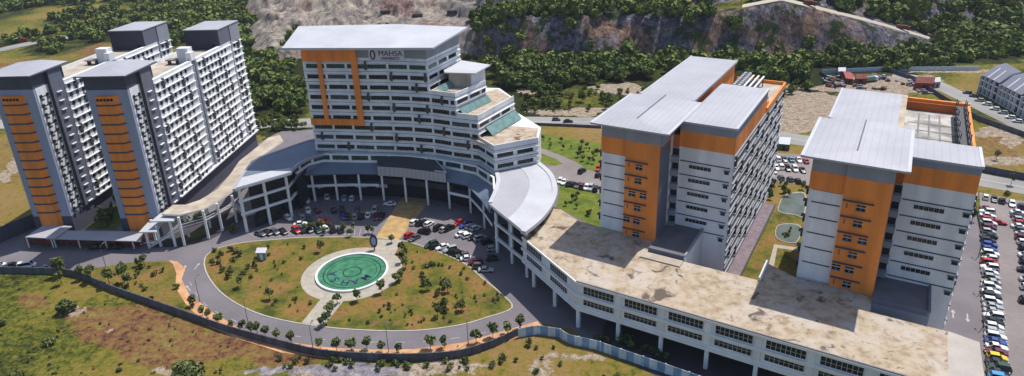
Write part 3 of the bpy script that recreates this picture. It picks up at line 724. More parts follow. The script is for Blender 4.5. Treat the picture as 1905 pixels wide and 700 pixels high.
# ================================================================== teaching blocks C / D
DA = x_ang = math.atan2(-.52104, .85353)
OC = (29.128, 156.719); OD = (71.798, 129.837)
def pitched(b, fr, u0, u1, v0, v1, z, rise, hip, m, th=.45, back_open=True):
    """low ridge along v in the middle, hip at the front"""
    um = (u0+u1)/2; va = v0+hip
    P = {k: (*fr(*q), zz) for k, q, zz in (('a', (u0, v0), z), ('b', (u1, v0), z), ('c', (u1, v1), z), ('d', (u0, v1), z), ('r', (um, va), z+rise), ('s', (um, v1), z+rise))}
    b.face([P['a'], P['b'], P['r']], m); b.face([P['b'], P['c'], P['s'], P['r']], m); b.face([P['a'], P['r'], P['s'], P['d']], m)
    b.face([P['c'], P['d'], P['s']], m)
    b.prism([fr(u0, v0), fr(u1, v0), fr(u1, v1), fr(u0, v1)], z-th, z-.01, m)
def teach_block(name, fr, label, g):
    """g: dict of levels"""
    o = fr(0, 0); e = building(name, label, o); B = lambda n, f: part(e, n, f)
    ze, zw, zo0, zo1, zb = g['eave'], g['wing'], g['or0'], g['or1'], 13.0
    dz = ze-43.6
    vw, vm, vb = g['vw'], g['vm'], g['vb']; ub = g['ub']
    # front block walls
    def f(b):
        b.box(fr, -7, 9.0, .5, 26, 0, ze-.5, 'hostel_white'); b.box(fr, -7.06, 9.06, .42, 26.1, zo0+3.4, ze-.45, 'grey_wall')
    B('wall', f)
    B('orange_band', lambda b: b.box(fr, -7.12, 9.1, .34, 8, zo0-1.0, zo0+3.4, 'orange'))
    # orange projecting bay
    B('orange_bay', lambda b: (b.box(fr, 0, 9.0, -.6, .5, zb, zo0+3.6, 'orange'), b.box(fr, 0, 9.0, -.6, .5, zo0+3.6, ze-.5, 'grey_wall'), b.box(fr, 9.0, 9.15, -.5, 7, zb, zo0+3, 'mid_grey')))
    # left grooves and side ledges
    zs = [zo0-3.85*i-.2 for i in range(1, 7)]
    for z in [zo0-1.0]+zs[:5]:
        B('floor_groove', lambda b, z=z: b.box(fr, -6.2, -.4, .36, .5, z-.12, z+.12, 'steel_dark'))
        B('sunshade', lambda b, z=z: (b.box(fr, -7.9, -7, .2, 1.6, z-.2, z+.05, 'dark_slate'), b.box(fr, -7.5, -7.0, .6, 1.5, z-1.6, z-.3, 'glass')))
    wn = []
    for k, z in enumerate(zs):
        zc = z+1.1
        B('awning', lambda b, zc=zc: b.box(fr, 0, 6.1, -1.1, -.6, zc+1.1, zc+1.32, 'dark_slate'))
        us = ([2.9], [2.8], [1.3, 4.3], [2.9], [.1, 2.8], [2.8])[k]
        for u in us:
            w_ = MB(); w_.box(fr, u, u+1.7, -.68, -.6, zc-.75, zc+.55, 'glass')
            w_.box(fr, u-.05, u+1.75, -.78, -.6, zc+.05, zc+.15, 'white_frame'); w_.box(fr, u+.78, u+.92, -.78, -.6, zc-.75, zc+.55, 'grey_wall'); w_.box(fr, u-.1, u+1.8, -.9, -.6, zc-.9, zc-.75, 'grey_wall'); wn.append((0, w_))
        if len(us) == 1:
            w_ = MB(); w_.box(fr, .9, 1.12, -.66, -.6, zc-.7, zc+.6, 'dark_slate'); wn.append((0, w_))
    # main roofs
    B('roof', lambda b: (pitched(b, fr, -9.3, 11.4, -1.9, 26.2, ze, .9, 5.5, 'metal_roof'), b.box(fr, .95, 1.25, 3.8, 26.2, ze+.82, ze+1.02, 'mid_grey'),
                        b.box(fr, -9.45, -8.7, -2.0, 26.2, ze-.1, ze+.12, 'metal_roof_bright'), b.box(fr, 10.8, 11.5, -2.0, 26.2, ze-.1, ze+.12, 'metal_roof_bright')))
    B('rear_roof', lambda b: (b.box(fr, *g['rear'][:2], 26.25, g['rear'][2], ze-.4, ze+.3, 'metal_roof'), b.box(fr, g['rear'][0]-.1, g['rear'][0]+.4, 26.3, g['rear'][2]+.05, ze-.3, ze+.45, 'metal_roof_bright')))
    B('rear_wall', lambda b: (b.box(fr, g['rear'][0]+1, g['rear'][1]-.7, 26.1, g['rear'][2]-1, 0, zo0, 'hostel_white'), b.box(fr, g['rear'][0]+.9, g['rear'][1]-.6, 26.1, g['rear'][2]-.9, zo0, ze-.4, 'orange')))
    # wing
    uw1 = ub-.1
    def f(b):
        b.box(fr, 9.1, uw1, vw, vb, 0, g['par']-.4, 'hostel_white')
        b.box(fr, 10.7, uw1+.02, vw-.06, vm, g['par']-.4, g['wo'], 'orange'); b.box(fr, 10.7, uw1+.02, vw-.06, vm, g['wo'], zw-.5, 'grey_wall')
        b.box(fr, 9.16, 10.7, vw-.02, vw+3, g['par']-1, zw-4, 'orange_deep')
    B('wing_wall', f)
    B('wing_roof', lambda b: (b.box(fr, 11.3, uw1+.25, vw-.3, vm+.2, zw-.55, zw, 'metal_roof'), b.box(fr, uw1-.3, uw1+.3, vw-.35, vm+.2, zw-.4, zw+.12, 'metal_roof_bright')))
    for k in range(6):
        z = g['par']-.4-3.85*(k+1)+.05
        B('floor_groove', lambda b, z=z: b.box(fr, 11.2, 24.0, vw-.13, vw-.04, z-.13, z+.13, 'steel_dark'))
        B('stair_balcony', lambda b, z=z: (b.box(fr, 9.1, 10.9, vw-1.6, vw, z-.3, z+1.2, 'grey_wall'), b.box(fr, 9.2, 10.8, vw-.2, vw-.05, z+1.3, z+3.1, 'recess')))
        if k < 5:
            zc = z-1.25
            for i in range(6):
                w_ = MB(); u = 13.6+i*.95; w_.box(fr, u, u+.85, vw-.09, vw-.01, zc-.55, zc+.5, 'glass')
                w_.box(fr, u-.05, u+.95, vw-.22, vw-.01, zc+.5, zc+.62, 'white_frame'); w_.box(fr, u+.40, u+.46, vw-.13, vw-.01, zc-.55, zc+.5, 'mid_grey'); wn.append((1, w_))
        if k < 8:
            w_ = MB(); w_.box(fr, 22.6, 23.7, vw-.09, vw-.01, z-1.8, z-.8, 'glass'); w_.box(fr, 22.4, 24.0, vw-.5, vw-.01, z-.8, z-.68, 'mid_grey'); wn.append((1, w_))
    # long side facade facing the next block
    nF = 9; v = vw
    def ledges(b):
        for k in range(nF+1):
            z = g['par']-.6-3.85*k
            if z < 1: continue
            b.box(fr, uw1-.2, uw1+.32, vw, vb, z-.28, z, 'grey_wall'); b.box(fr, uw1-.2, uw1+.22, vw, vb, z-1.5, z-1.38, 'white_frame'); b.box(fr, uw1-.2, uw1+.04, vw+.1, vb, z-3.2, z-1.5, 'mid_grey')
    B('sunshade', ledges)
    B('parapet', lambda b: (b.box(fr, uw1-.25, uw1+.3, vm, vb, g['par']-.45, g['par']+.9, 'orange'), b.box(fr, 9.2, uw1+.3, vb-.4, vb+.1, g['par']-.45, g['par']+.9, 'orange')))
    nb = int((vb-vw)/2.6)
    for k in range(nF):
        z = g['par']-.6-3.85*k
        for i in range(nb):
            v = vw+1+i*2.6
            if z-2.6 < .5: continue
            w_ = MB(); w_.box(frame(fr(0,0), DA), uw1-.05, uw1+.06, v, v+1.5, z-2.9, z-1.6, 'glass')
            if (i+2*k) % 5 == 0: w_.box(frame(fr(0,0), DA), uw1-.1, uw1+.42, v+.1, v+1.0, z-3.3, z-.6, 'steel_dark')
            p = fr(uw1, v); wn.append((2+camd(p[0], p[1], z)/100, w_))
    windows(wn, e)
    # window ledges on the side
    return e
frC = frame(OC, DA); frD = frame(OD, DA)
gC = dict(eave=43.6, wing=43.5, or0=36.2, or1=40.6, par=36.9, wo=40.9, vw=9.7, vm=47.5, vb=78, ub=24.8, rear=(-6.5, 9.3, 76))
gD = dict(eave=44.0, wing=44.1, or0=36.6, or1=41.0, par=38.2, wo=42.0, vw=7.5, vm=19.5, vb=62, ub=24.1, rear=(-7.2, 7.8, 55))
eC = teach_block('teaching_block', frC, 'white and orange slab block nearer the main tower, ladder of rooftop units behind its roof', gC)
eD = teach_block('teaching_block', frD, 'white and orange slab block nearest the big car lot, with an unfinished open roof behind', gD)
# C rooftop behind wing
part(eC, 'flat_roof', lambda b: b.box(frC, 9.3, 24.5, 47.6, 77.6, 36.5, 36.75, 'beige_concrete'))
part(eC, 'roof_plinth', lambda b: (b.box(frC, 19.5, 24.3, 50, 53, 36.8, 38.6, 'orange'), b.box(frC, 20.0, 23.0, 56, 60, 36.8, 37.8, 'beige_concrete')))
part(eC, 'louvre_frame', lambda b: [b.box(frC, u, u+.5, 49, 73, 40.0, 40.4, 'white_frame') for u in (12.0, 15.2, 16.8, 18.4)]+[b.box(frC, u, u+.3, v, v+.3, 36.7, 40, 'steel_dark') for u in (12, 15.3, 18.4) for v in (49.5, 57, 65, 72.5)]+[b.box(frC, 12.3, 18.4, 49, 73, 38.4, 38.6, 'steel_dark')])
for i in range(11):
    u_ = 12.6; v_ = 50+i*2.1; c3 = frC(u_+1.2, v_+.6)
    a_ = thing('cooling_unit', ('nearest' if i == 0 else 'farthest' if i == 10 else ['', 'second', 'third', 'fourth', 'fifth', 'sixth', 'seventh', 'eighth', 'ninth', 'tenth'][i])+' pale rooftop unit in the slanting ladder row behind the left white and orange block', 'roof unit', (*c3, 40.4), 'rooftop units on the frame')
    part(a_, 'casing', lambda b: b.box(frC, u_, u_+2.3, v_, v_+1.2, 40.4, 41.3, 'roof_rib')); 
    part(a_, 'fan', lambda b: b.cyl(*c3, 41.3, 41.42, .45, 'steel_dark', 10))
# D open roof
part(eD, 'open_roof', lambda b: b.box(frD, 8.2, 23.4, 20.5, 61.2, 38.4, 38.9, 'flat_roof_white'))
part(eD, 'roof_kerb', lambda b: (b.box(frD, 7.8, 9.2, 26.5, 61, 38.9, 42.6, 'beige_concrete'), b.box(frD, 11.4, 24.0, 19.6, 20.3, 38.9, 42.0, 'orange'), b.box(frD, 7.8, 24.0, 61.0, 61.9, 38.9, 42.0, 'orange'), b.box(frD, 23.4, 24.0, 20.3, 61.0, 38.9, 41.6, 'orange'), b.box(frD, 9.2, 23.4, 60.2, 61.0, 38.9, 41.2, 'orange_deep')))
sc = thing('scaffold', 'dark steel scaffold standing along the right side of the unfinished white roof', 'scaffold', (*frD(21.5, 40), 38.9))
for i in range(9):
    v_ = 22+i*4.6
    for u_ in (20.6, 22.6): part(sc, 'pole', lambda b: b.box(frD, u_, u_+.22, v_, v_+.22, 38.9, 43.6+(.9 if i % 2 else 0), 'steel_dark'))
for z_ in (40.4, 41.8, 43.1): part(sc, 'rail', lambda b: (b.box(frD, 20.6, 20.8, 22, 59, z_, z_+.15, 'steel_dark'), b.box(frD, 22.6, 22.8, 22, 59, z_, z_+.15, 'steel_dark')))
part(sc, 'deck', lambda b: b.box(frD, 20.8, 22.6, 22, 59, 41.5, 41.6, 'steel_dark'))
for i in range(14):
    u_ = 11+random.random()*8; v_ = 26+random.random()*28
part(eD, 'formwork_stain', lambda b: [b.box(frD, 10+i*2.4, 10.4+i*2.4, 27, 57, 38.9, 38.95, 'dark_concrete') for i in range(1,4)]+[b.box(frD, 10, 20, 30+i*6, 30.5+i*6, 38.952, 38.97, 'dark_concrete') for i in range(4)])

# ================================================================== podium
fp = frC
pod = building('podium_block', 'long two storey white podium on tall columns with stained beige flat roof', fp(30, -20))
PO = [(-23.1,-14.1),(-0.8,-27.0),(73.6,-27.0),(73.6,-8.0),(59.5,-8.0),(59.5,-1.2),(43.2,-1.2),(36.3,2.2),(36.3,-6.6),(23.5,-6.6),(10,-6.6),(9.0,.4),(-7.0,.4),(-13.8,.8),(-23.0,5.8),(-29.5,1.0)]
PW = [fp(*p) for p in PO]
part(pod, 'slab', lambda b: b.prism(PW, 5.3, 12.6, 'white_wall'))
part(pod, 'roof', lambda b: b.prism([fp(*p) for p in PO], 12.62, 13.0, 'beige_concrete', 'stained_roof'))
# annex roofs in front of wings
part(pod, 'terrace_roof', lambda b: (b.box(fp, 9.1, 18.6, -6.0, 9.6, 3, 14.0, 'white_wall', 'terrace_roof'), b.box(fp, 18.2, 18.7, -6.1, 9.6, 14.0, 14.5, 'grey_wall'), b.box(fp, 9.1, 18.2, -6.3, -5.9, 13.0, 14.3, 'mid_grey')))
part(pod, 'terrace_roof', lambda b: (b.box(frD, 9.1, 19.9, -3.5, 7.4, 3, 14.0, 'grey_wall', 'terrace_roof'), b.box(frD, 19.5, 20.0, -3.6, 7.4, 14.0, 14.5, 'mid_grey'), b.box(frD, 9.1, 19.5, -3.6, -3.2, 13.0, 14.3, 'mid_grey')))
part(pod, 'roof_upstand', lambda b: (b.box(fp, 8.2, 18.4, -9.8, -6.9, 13.0, 13.35, 'beige_concrete'), b.box(fp, 36.1, 36.7, -6.6, 2.2, 13.0, 13.8, 'hostel_white'), b.box(fp, -1, 75, -27.2, -26.9, 12.9, 13.25, 'dark_concrete')))
front = [fp(-23.1,-14.1), fp(-.8,-27.0), fp(73.6,-27.0)]
L1 = math.hypot(22.3, 12.9)
for z0, z1, o1 in ((12.4, 13.0, .35), (9.2, 9.9, .6), (5.3, 6.1, .5), (6.1, 6.6, .25)):
    part(pod, 'ledge', lambda b: b.wall(front, z0, z1, -.05, o1, 'white_frame'))
wn = []
s_ = 2.2
while s_ < length(front)-9:
    for z0, z1 in ((10.15, 12.1), (7.1, 8.5)):
        if s_ < L1 < s_+7.6: continue
        w_ = MB(); sg = sub(front, s_, s_+7.6); w_.wall(sg, z0, z1, .0, .06, 'glass')
        for i in range(1, 9): w_.wall(sub(front, s_+i*.95-.05, s_+i*.95+.05), z0, z1, .0, .14, 'roof_rib')
        w_.wall(sg, z0+.9, z0+.98, 0, .10, 'roof_rib')
        wn.append((s_, w_))
    s_ += 10.3 if s_ > L1 else 11.7
    if s_ < L1+1.5 and s_ > L1-7: s_ = L1+1.7
windows(wn, pod)
cols = [fp(-18.5,-16.4), fp(-9.5,-21.6), fp(-.6,-26.6)]+[fp(-.6+10.3*i, -26.6) for i in range(1, 8)]
for p in cols+[fp(-.6+10.3*i, -12) for i in range(0, 8)]+[fp(-20,-4), fp(-12,-3)]:
    part(pod, 'column', lambda b: b.box(frame(p, DA), -.42, .42, -.42, .42, 0, 5.35 if p not in cols else 5.6, 'white_frame'))
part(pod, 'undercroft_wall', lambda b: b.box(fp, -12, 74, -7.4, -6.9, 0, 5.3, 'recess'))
for i in range(0, 7): part(pod, 'pier', lambda b: b.box(fp, 8.9+10.3*i, 10.3+10.3*i, -27.25, -26.95, 6.65, 12.3, 'white_wall'))
# ================================================================== curved wings
def P2(*a): return list(a)
rin = [(-72.2,198.1),(-71.6,205.7),(-68.0,212.2),(-62.7,216.2)]
rout = [(-86.4,186.4),(-88.2,200),(-87.4,211.7),(-81.8,219.5),(-74.2,228.5),(-66,232)]
lw = building('curved_wing', 'curved wing with blue grey roof left of the tower, open white frame at its end', (-78, 205))
def smooth_w(pts, n=4): return smooth_px(pts, n, False)
rinS = smooth_w(rin); routS = smooth_w(rout)
b = MB(); b.prism(rinS+[(-60,226)]+routS[::-1], 15.3, 16.0, 'white_frame', 'blue_grey_roof'); b.build('roof', lw)
part(lw, 'roof_fascia', lambda b: b.wall(routS[::-1], 15.2, 16.15, -.9, .1, 'metal_roof'))
part(lw, 'roof_fascia', lambda b: b.wall(rinS, 15.2, 16.15, -.6, .1, 'metal_roof'))
q_ = [(-86.2,187.0),(-71.9,199.0)]
part(lw, 'roof_edge_panel', lambda b: b.prism([(-86.0,187.2),(-72.3,198.6),(-73.3,202.2),(-79.5,200.0),(-86.8,195.5)], 16.0, 16.12, 'metal_roof_bright'))
core = [(-83.6,191),(-75.0,199),(-74.2,206),(-70.5,213),(-63,217.5),(-60,226),(-66,230),(-74,226.5),(-80.5,217.5),(-85.6,211),(-86.3,200)]
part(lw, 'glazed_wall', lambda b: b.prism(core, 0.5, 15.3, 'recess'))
endl = [(-86.0,188.0),(-73.6,198.6)]
for z_ in (10.6, 6.1): part(lw, 'beam', lambda b: b.wall(endl, z_, z_+.75, -.35, .35, 'white_frame'))
inl = [(-73.9,198.8),(-73.5,205),(-73.1,209.6)]
for z_ in (10.4, 5.6): part(lw, 'beam', lambda b: b.wall(inl, z_, z_+.6, -.3, .3, 'white_frame'))
for p in ((-85.5,188.5),(-79.6,193.4),(-74.1,198.4),(-84.5,200),(-80,196),(-78.5,201.5)):
    part(lw, 'column', lambda b: b.box(frame(p, .7), -.4, .4, -.4, .4, 0, 15.3, 'white_frame'))
wn = []
for i in range(6):
    for z_ in (2.0, 7.2, 11.6):
        w_ = MB(); s0 = .6+i*1.75; sg = sub([(-83.6,191),(-75.0,199)], s0, s0+1.5); w_.wall(sg, z_, z_+3, .02, .08, 'glass'); wn.append((i, w_))
windows(wn, lw)

rw = building('curved_wing', 'curved wing with pale metal roof between the main tower and the beige podium roof', (3, 175))
ri = smooth_w([(-5.6,192.9),(-5.0,186.5),(-5.9,178.2),(-7.2,171.4)], 4); ro = smooth_w([(2.7,153.2),(7.0,159.7),(10.6,168),(12.9,178),(12.4,190),(8.9,200)], 5)
b = MB(); b.prism(ri+ro, 15.2, 16.0, 'white_frame', 'metal_roof'); b.build('roof', rw)
part(rw, 'roof_fascia', lambda b: b.wall(ro, 15.3, 16.35, -1.4, .15, 'metal_roof_bright'))
part(rw, 'roof_fascia', lambda b: b.wall(ri, 15.3, 16.35, -1.1, .15, 'metal_roof_bright'))
mid_ = [((a[0]*.45+c[0]*.55), (a[1]*.45+c[1]*.55)) for a, c in zip(sub(ri, 0, length(ri))[::1], [ro[::-1][int(i*(len(ro)-1)/(len(ri)-1))] for i in range(len(ri))])]
part(rw, 'roof_seam', lambda b: (b.prism([ (p[0], p[1]) for p in mid_]+[(p[0]+.0, p[1]) for p in [ro[::-1][int(i*(len(ro)-1)/(len(ri)-1))] for i in range(len(ri))]][::-1], 16.0, 16.1, 'metal_roof_bright')))
fro = [(-5.6,171.2),(2.9,156.9)]
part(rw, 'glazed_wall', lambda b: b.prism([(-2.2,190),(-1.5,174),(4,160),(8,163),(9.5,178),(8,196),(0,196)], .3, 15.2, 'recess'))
for z_ in (9.4, 4.7): part(rw, 'beam', lambda b: b.wall(fro, z_, z_+.7, -.3, .35, 'white_frame'))
part(rw, 'beam', lambda b: b.wall(fro, 13.4, 15.2, -.2, .3, 'mid_grey'))
for p in ((-5.2,170.9),(-.9,164.6),(3.1,157.2),(-1.4,172),(-5.4,183)):
    part(rw, 'column', lambda b: b.box(frame(p, DA), -.38, .38, -.38, .38, 0, 15.2, 'white_frame'))
# ================================================================== entrance wing below tower
CL = [at(548,394.6), at(567,375), at(586.9,374.3), at(629,372.5), at(672.3,372), at(715,373), at(756.5,376), at(797,381.5), at(837,387.5), at(876,396.5), (-9.5,186), (-6.3,176.5)]
FT = [(-69,217.7),(-57.9,216.2),(-48.9,214.6),(-41,213.4),(-34.1,212.0),(-26.8,209.8),(-22.2,207.6),(-17.8,205.3),(-14,203.8),(-10.7,202.2),(-5.7,193.7)]
en = building('entrance_wing', 'low curved entrance wing with slender white columns below the main tower', (-40, 212))
nC = len(CL)
FTb = [(-72.5,204),(-70.5,211.5),(-66,214.6),(-58,213.6),(-52,212.8),(-46,212.3),(-36,210.3),(-27,207.4),(-19,203.6),(-12,199.4),(-6.3,190),(-5.9,181)]
b = MB(); CO = offset(CL, .9)
for i in range(nC-1):
    b.face([(*CO[i], 10.5), (*CO[i+1], 10.5), (*FTb[i+1], 12.9), (*FTb[i], 12.9)], 'blue_grey_roof')
b.wall(CL, 10.1, 10.5, -.2, .9, 'mid_grey'); b.build('lower_roof', en)
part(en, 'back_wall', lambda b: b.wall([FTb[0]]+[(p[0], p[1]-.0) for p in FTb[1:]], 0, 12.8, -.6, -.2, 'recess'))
part(en, 'clerestory', lambda b: (b.wall(FTb, 12.9, 13.7, -.1, .35, 'white_frame'), b.wall(FTb, 13.7, 15.4, -.3, -.05, 'green_glass'), b.wall(FTb, 15.4, 15.9, -.5, .1, 'white_frame')))
for s_ in np.arange(2, length(FTb), 6.9):
    sg = sub(FTb, s_, s_+.9); part(en, 'clerestory_post', lambda b: b.wall(sg, 13.6, 15.5, -.2, .3, 'white_frame'))
for i in range(1, 11):
    p = CL[i]; part(en, 'column', lambda b: b.box(frame(p, 0), -.33, .33, -.33, .33, 0, 10.2, 'white_frame'))
LL = [0]; 
for i in range(nC-1): LL.append(LL[-1]+math.hypot(CL[i+1][0]-CL[i][0], CL[i+1][1]-CL[i][1]))
def floorband(s0, s1):
    part(en, 'balcony', lambda b: (b.wall(sub(CL, s0, s1), 5.5, 5.9, -5, .1, 'mid_grey'), b.wall(sub(CL, s0, s1), 5.45, 6.35, .1, .35, 'white_frame')))
floorband(0, LL[5]-1.2); floorband(LL[8], LL[11]-.5)
part(en, 'balcony', lambda b: b.wall(sub(CL, LL[5]-1.2, LL[8]), 5.0, 7.0, -3.4, -3.0, 'dark_roof'))
part(en, 'shop_front', lambda b: [b.wall(sub(FTb, s0, s0+4.2), 3.3, 4.6, -.15, -.05, 'sign_panel') for s0 in (10, 16, 23.5, 31)])
# entrance canopy
cs = sub(CL, LL[5]-.8, LL[8]+.3); csf = offset(cs, 1.0)
part(en, 'canopy_fascia', lambda b: [b.wall(sub(cs, i*.55, i*.55+.5), 9.9, 13.2, .85 if i % 2 else .95, 1.1, 'metal_roof' if i % 3 else 'roof_rib') for i in range(int(length(cs)/.55))])
tb_ = [(-46.5,213.9),(-41,213.2),(-34.1,211.8),(-26.0,209.3)]
cf = [csf[0]]+[csf[i] for i in range(1, len(csf)-1)]+[csf[-1]]
part(en, 'canopy_roof', lambda b: (b.prism([(-46.8,212.8),(-26.4,207.6)][::-1]+csf, [15.4,15.4]+[13.4]*len(csf), [15.6,15.6]+[13.6]*len(csf), 'dark_roof')))
b = MB(); a_, c_ = csf[-1], (-26.3, 207.5); b.beam((a_[0], a_[1], 13.6), (c_[0], c_[1], 15.4), .35, .5, 'roof_rib'); a0 = csf[-2]; b.beam((a_[0]-4, a_[1]+1.6, 13.65), (a_[0], a_[1], 13.65), .4, .3, 'metal_roof_bright'); b.build('canopy_trim', en)
# ================================================================== main tower
tw = building('university_tower', 'tall curved white office tower with orange frame, stepped right side and flat pale roof', (-45, 225))
def back(pl, e_): return pl
lv = [ # (z0,z1, last facade point, end point, back points)
    (12.9, 24.0, (-5.7,193.7), (8.5,199.8), [(10,212),(-2,238),(-40,246),(-76,240)]),
    (24.0, 31.3, (-10.7,202.2), (1.2,222.6), [(-4,236),(-40,244),(-76,240)]),
    (31.3, 38.0, (-17.8,205.3), (-8.3,220.0), [(-12,232),(-40,242),(-76,240)]),
    (38.0, 53.0, (-26.8,209.8), (-17.5,231.5), [(-40,240),(-76,239)])]
fac = {}
for z0, z1, pe, en_, bk in lv:
    i = [k for k, p in enumerate(FT) if abs(p[0]-pe[0]) < .01][0]; pl = FT[:i+1]; fac[z0] = (pl, [pe, en_])
    part(tw, 'wall', lambda b: b.prism(pl+[en_]+bk, z0, z1, 'white_wall'))
    if z0 < 38:
        tp = pl[-2:]+[en_]+bk[:1]
        part(tw, 'terrace', lambda b: (b.wall(pl[-4:]+[en_], z1, z1+1.0, -.3, .0, 'white_wall'), b.prism([(pl[-4][0]+1, pl[-4][1]+1.2), (pe[0]-.3, pe[1]+1.0), (en_[0]-.7, en_[1]), (bk[0][0]-1, bk[0][1]-1), (pl[-4][0]+3, pl[-4][1]+14)], z1+.02, z1+.12, 'stained_roof')))
rows = [46.5-3.6*i for i in range(10)]
wn = []
for k, zr in enumerate(rows):
    z0 = [q for q in fac if q <= zr+.3]; key = max(z0); pl, en_l = fac[key]
    Lp = length(pl); s_ = .8
    part(tw, 'sunshade', lambda b: (b.wall(pl+[en_l[1]], zr+.85, zr+1.05, 0, .5, 'white_frame'), b.wall(pl+[en_l[1]], zr-1.0, zr-.8, 0, .4, 'white_frame'), b.wall(pl+[en_l[1]], zr+1.75, zr+1.9, 0, .06, 'mid_grey')))
    while s_ < Lp-1.5:
        L_ = min(6.3, Lp-s_-.5)
        w_ = MB(); sg = sub(pl, s_, s_+L_); gm = 'green_glass' if (k == 0 or (k == 8 and s_ < 16) ) and random.random() < .8 else ('glass' if random.random() < .8 else 'curtain_glass')
        w_.wall(sg, zr-.7, zr+.7, .01, .07, gm)
        for j in range(1, 6):
            if j*1.05 < L_: w_.wall(sub(pl, s_+j*1.05-.04, s_+j*1.05+.04), zr-.7, zr+.7, .01, .13, 'mid_grey')
        wn.append((s_, w_)); s_ += 7.2
    le = length(en_l); ss = 1.0
    while ss < le-2.5:
        w_ = MB(); sg = sub(en_l, ss, min(ss+5.5, le-.6)); w_.wall(sg, zr-.65, zr+.65, .01, .07, 'green_glass' if k == 0 and ss < 8 else 'glass'); wn.append((50, w_)); ss += 7
windows(wn, tw, limit=100)
# dark vertical bays scattered over the facade
def fhit(px, py, pl):
    d = ray(px, py)
    best = None; acc = 0
    for i in range(len(pl)-1):
        (x1, y1), (x2, y2) = pl[i], pl[i+1]; den = d[0]*(y2-y1)-d[1]*(x2-x1); L = math.hypot(x2-x1, y2-y1)
        if abs(den) > 1e-9:
            t_ = (x1*(y2-y1)-y1*(x2-x1))/den; s = ((d[0]*t_-x1)*(x2-x1)+(d[1]*t_-y1)*(y2-y1))/L/L
            if -.02 <= s <= 1.02: best = (acc+s*L, H+d[2]*t_)
        acc += L
    return best
for q in ((400,240),(497,285),(592,327),(624,290),(412,360),(508,400),(686,375),(632,408),(602,443),(424,473),(518,515),(694,490),(242,515),(610,555),(783,542),(340,545),(210,548)):
    h_ = fhit(q[0]/2+480, q[1]/2, FT)
    if h_:
        s0, zc = h_; zc = min(rows, key=lambda r_: abs(r_-zc)); part(tw, 'dark_bay', lambda b: (b.wall(sub(FT, max(.1, s0-.62), s0+.62), zc-.7, zc+.9, .05, .6, 'steel_dark'), b.wall(sub(FT, max(.1, s0-.36), s0+.36), zc-1.2, zc+1.7, .05, .56, 'steel_dark')))
top = fac[38.0][0]
def xs(x): # arc length at x
    acc = 0
    for i in range(len(FT)-1):
        L = math.hypot(FT[i+1][0]-FT[i][0], FT[i+1][1]-FT[i][1])
        if FT[i][0] <= x <= FT[i+1][0]: return acc+L*(x-FT[i][0])/(FT[i+1][0]-FT[i][0])
        acc += L
s2 = xs(-50.2)
def ob(b):
    b.wall(sub(FT, .05, s2), 48.2, 52.7, 0, .8, 'orange'); b.wall(sub(FT, s2-2.0, s2), 28.0, 48.2, 0, .8, 'orange'); b.wall(sub(FT, 3.7+1.4, 3.7+2.8), 28.0, 48.2, 0, .78, 'orange')
    b.wall(sub(FT, .05, s2), 25.8, 28.0, 0, .82, 'orange')
part(tw, 'orange_frame', ob)
part(tw, 'roof_band', lambda b: b.wall(sub(top+[fac[38.0][1][1]], s2, 99), 49.4, 52.8, -.05, .12, 'grey_wall'))
part(tw, 'roof', lambda b: b.prism([(-74.0,213.6),(-48,210.6),(-24.2,207.0),(-14.2,231.5),(-40,241),(-76.8,243)], [53.1]*3+[54.5]*3, [53.6]*3+[55.2]*3, 'metal_roof_bright'))
part(tw, 'roof_edge', lambda b: (b.prism([(-74.2,213.4),(-24.0,206.8),(-24.2,207.6),(-74.0,214.3)], 53.0, 53.75, 'metal_roof_bright')))
# penthouse on the first terrace
part(tw, 'penthouse', lambda b: (b.prism([(-20.5,216.5),(-13.0,214.6),(-8.8,222),(-16,229),(-22,229)], 38.1, 42.9, 'beige_concrete'), b.prism([(-13.0,214.5),(-12.8,214.4),(-8.5,222),(-8.8,222.1)], 38.1, 42.9, 'white_wall')))
part(tw, 'penthouse_roof', lambda b: b.prism([(-21.8,215.2),(-11.4,212.8),(-6.6,223.6),(-18,232),(-24,230)], 42.95, 43.4, 'metal_roof_bright'))
# teal glass slopes
for z0, a, c in ((31.3, (-10.2,203.5), (1.6,223.4)), (24.0, (-10.0,203.0), (3.0,225.0)), (38.0, (-24.0,209.6), (-17.0,222))):
    dx, dy = c[0]-a[0], c[1]-a[1]; L = math.hypot(dx, dy); nx, ny = dy/L, -dx/L
    if z0 == 31.3: a = (-17.0,206.5); c = (-8.0,220.3); zt = 33.6; w_ = 1.8; zl = 31.6
    elif z0 == 24.0: a = (-8.8,205.8); c = (1.2,222.6); zt = 27.4; w_ = 3.0; zl = 24.4
    else: zt = 40.2; w_ = 1.5; zl = 38.4
    dx, dy = c[0]-a[0], c[1]-a[1]; L = math.hypot(dx, dy); nx, ny = dy/L, -dx/L
    part(tw, 'glass_slope', lambda b: b.prism([(a[0]+nx*.1, a[1]+ny*.1), (a[0]+nx*w_, a[1]+ny*w_), (c[0]+nx*w_, c[1]+ny*w_), (c[0]+nx*.1, c[1]+ny*.1)], [zt-.1, zl-.1, zl-.1, zt-.1], [zt, zl, zl, zt], 'teal_glass'))
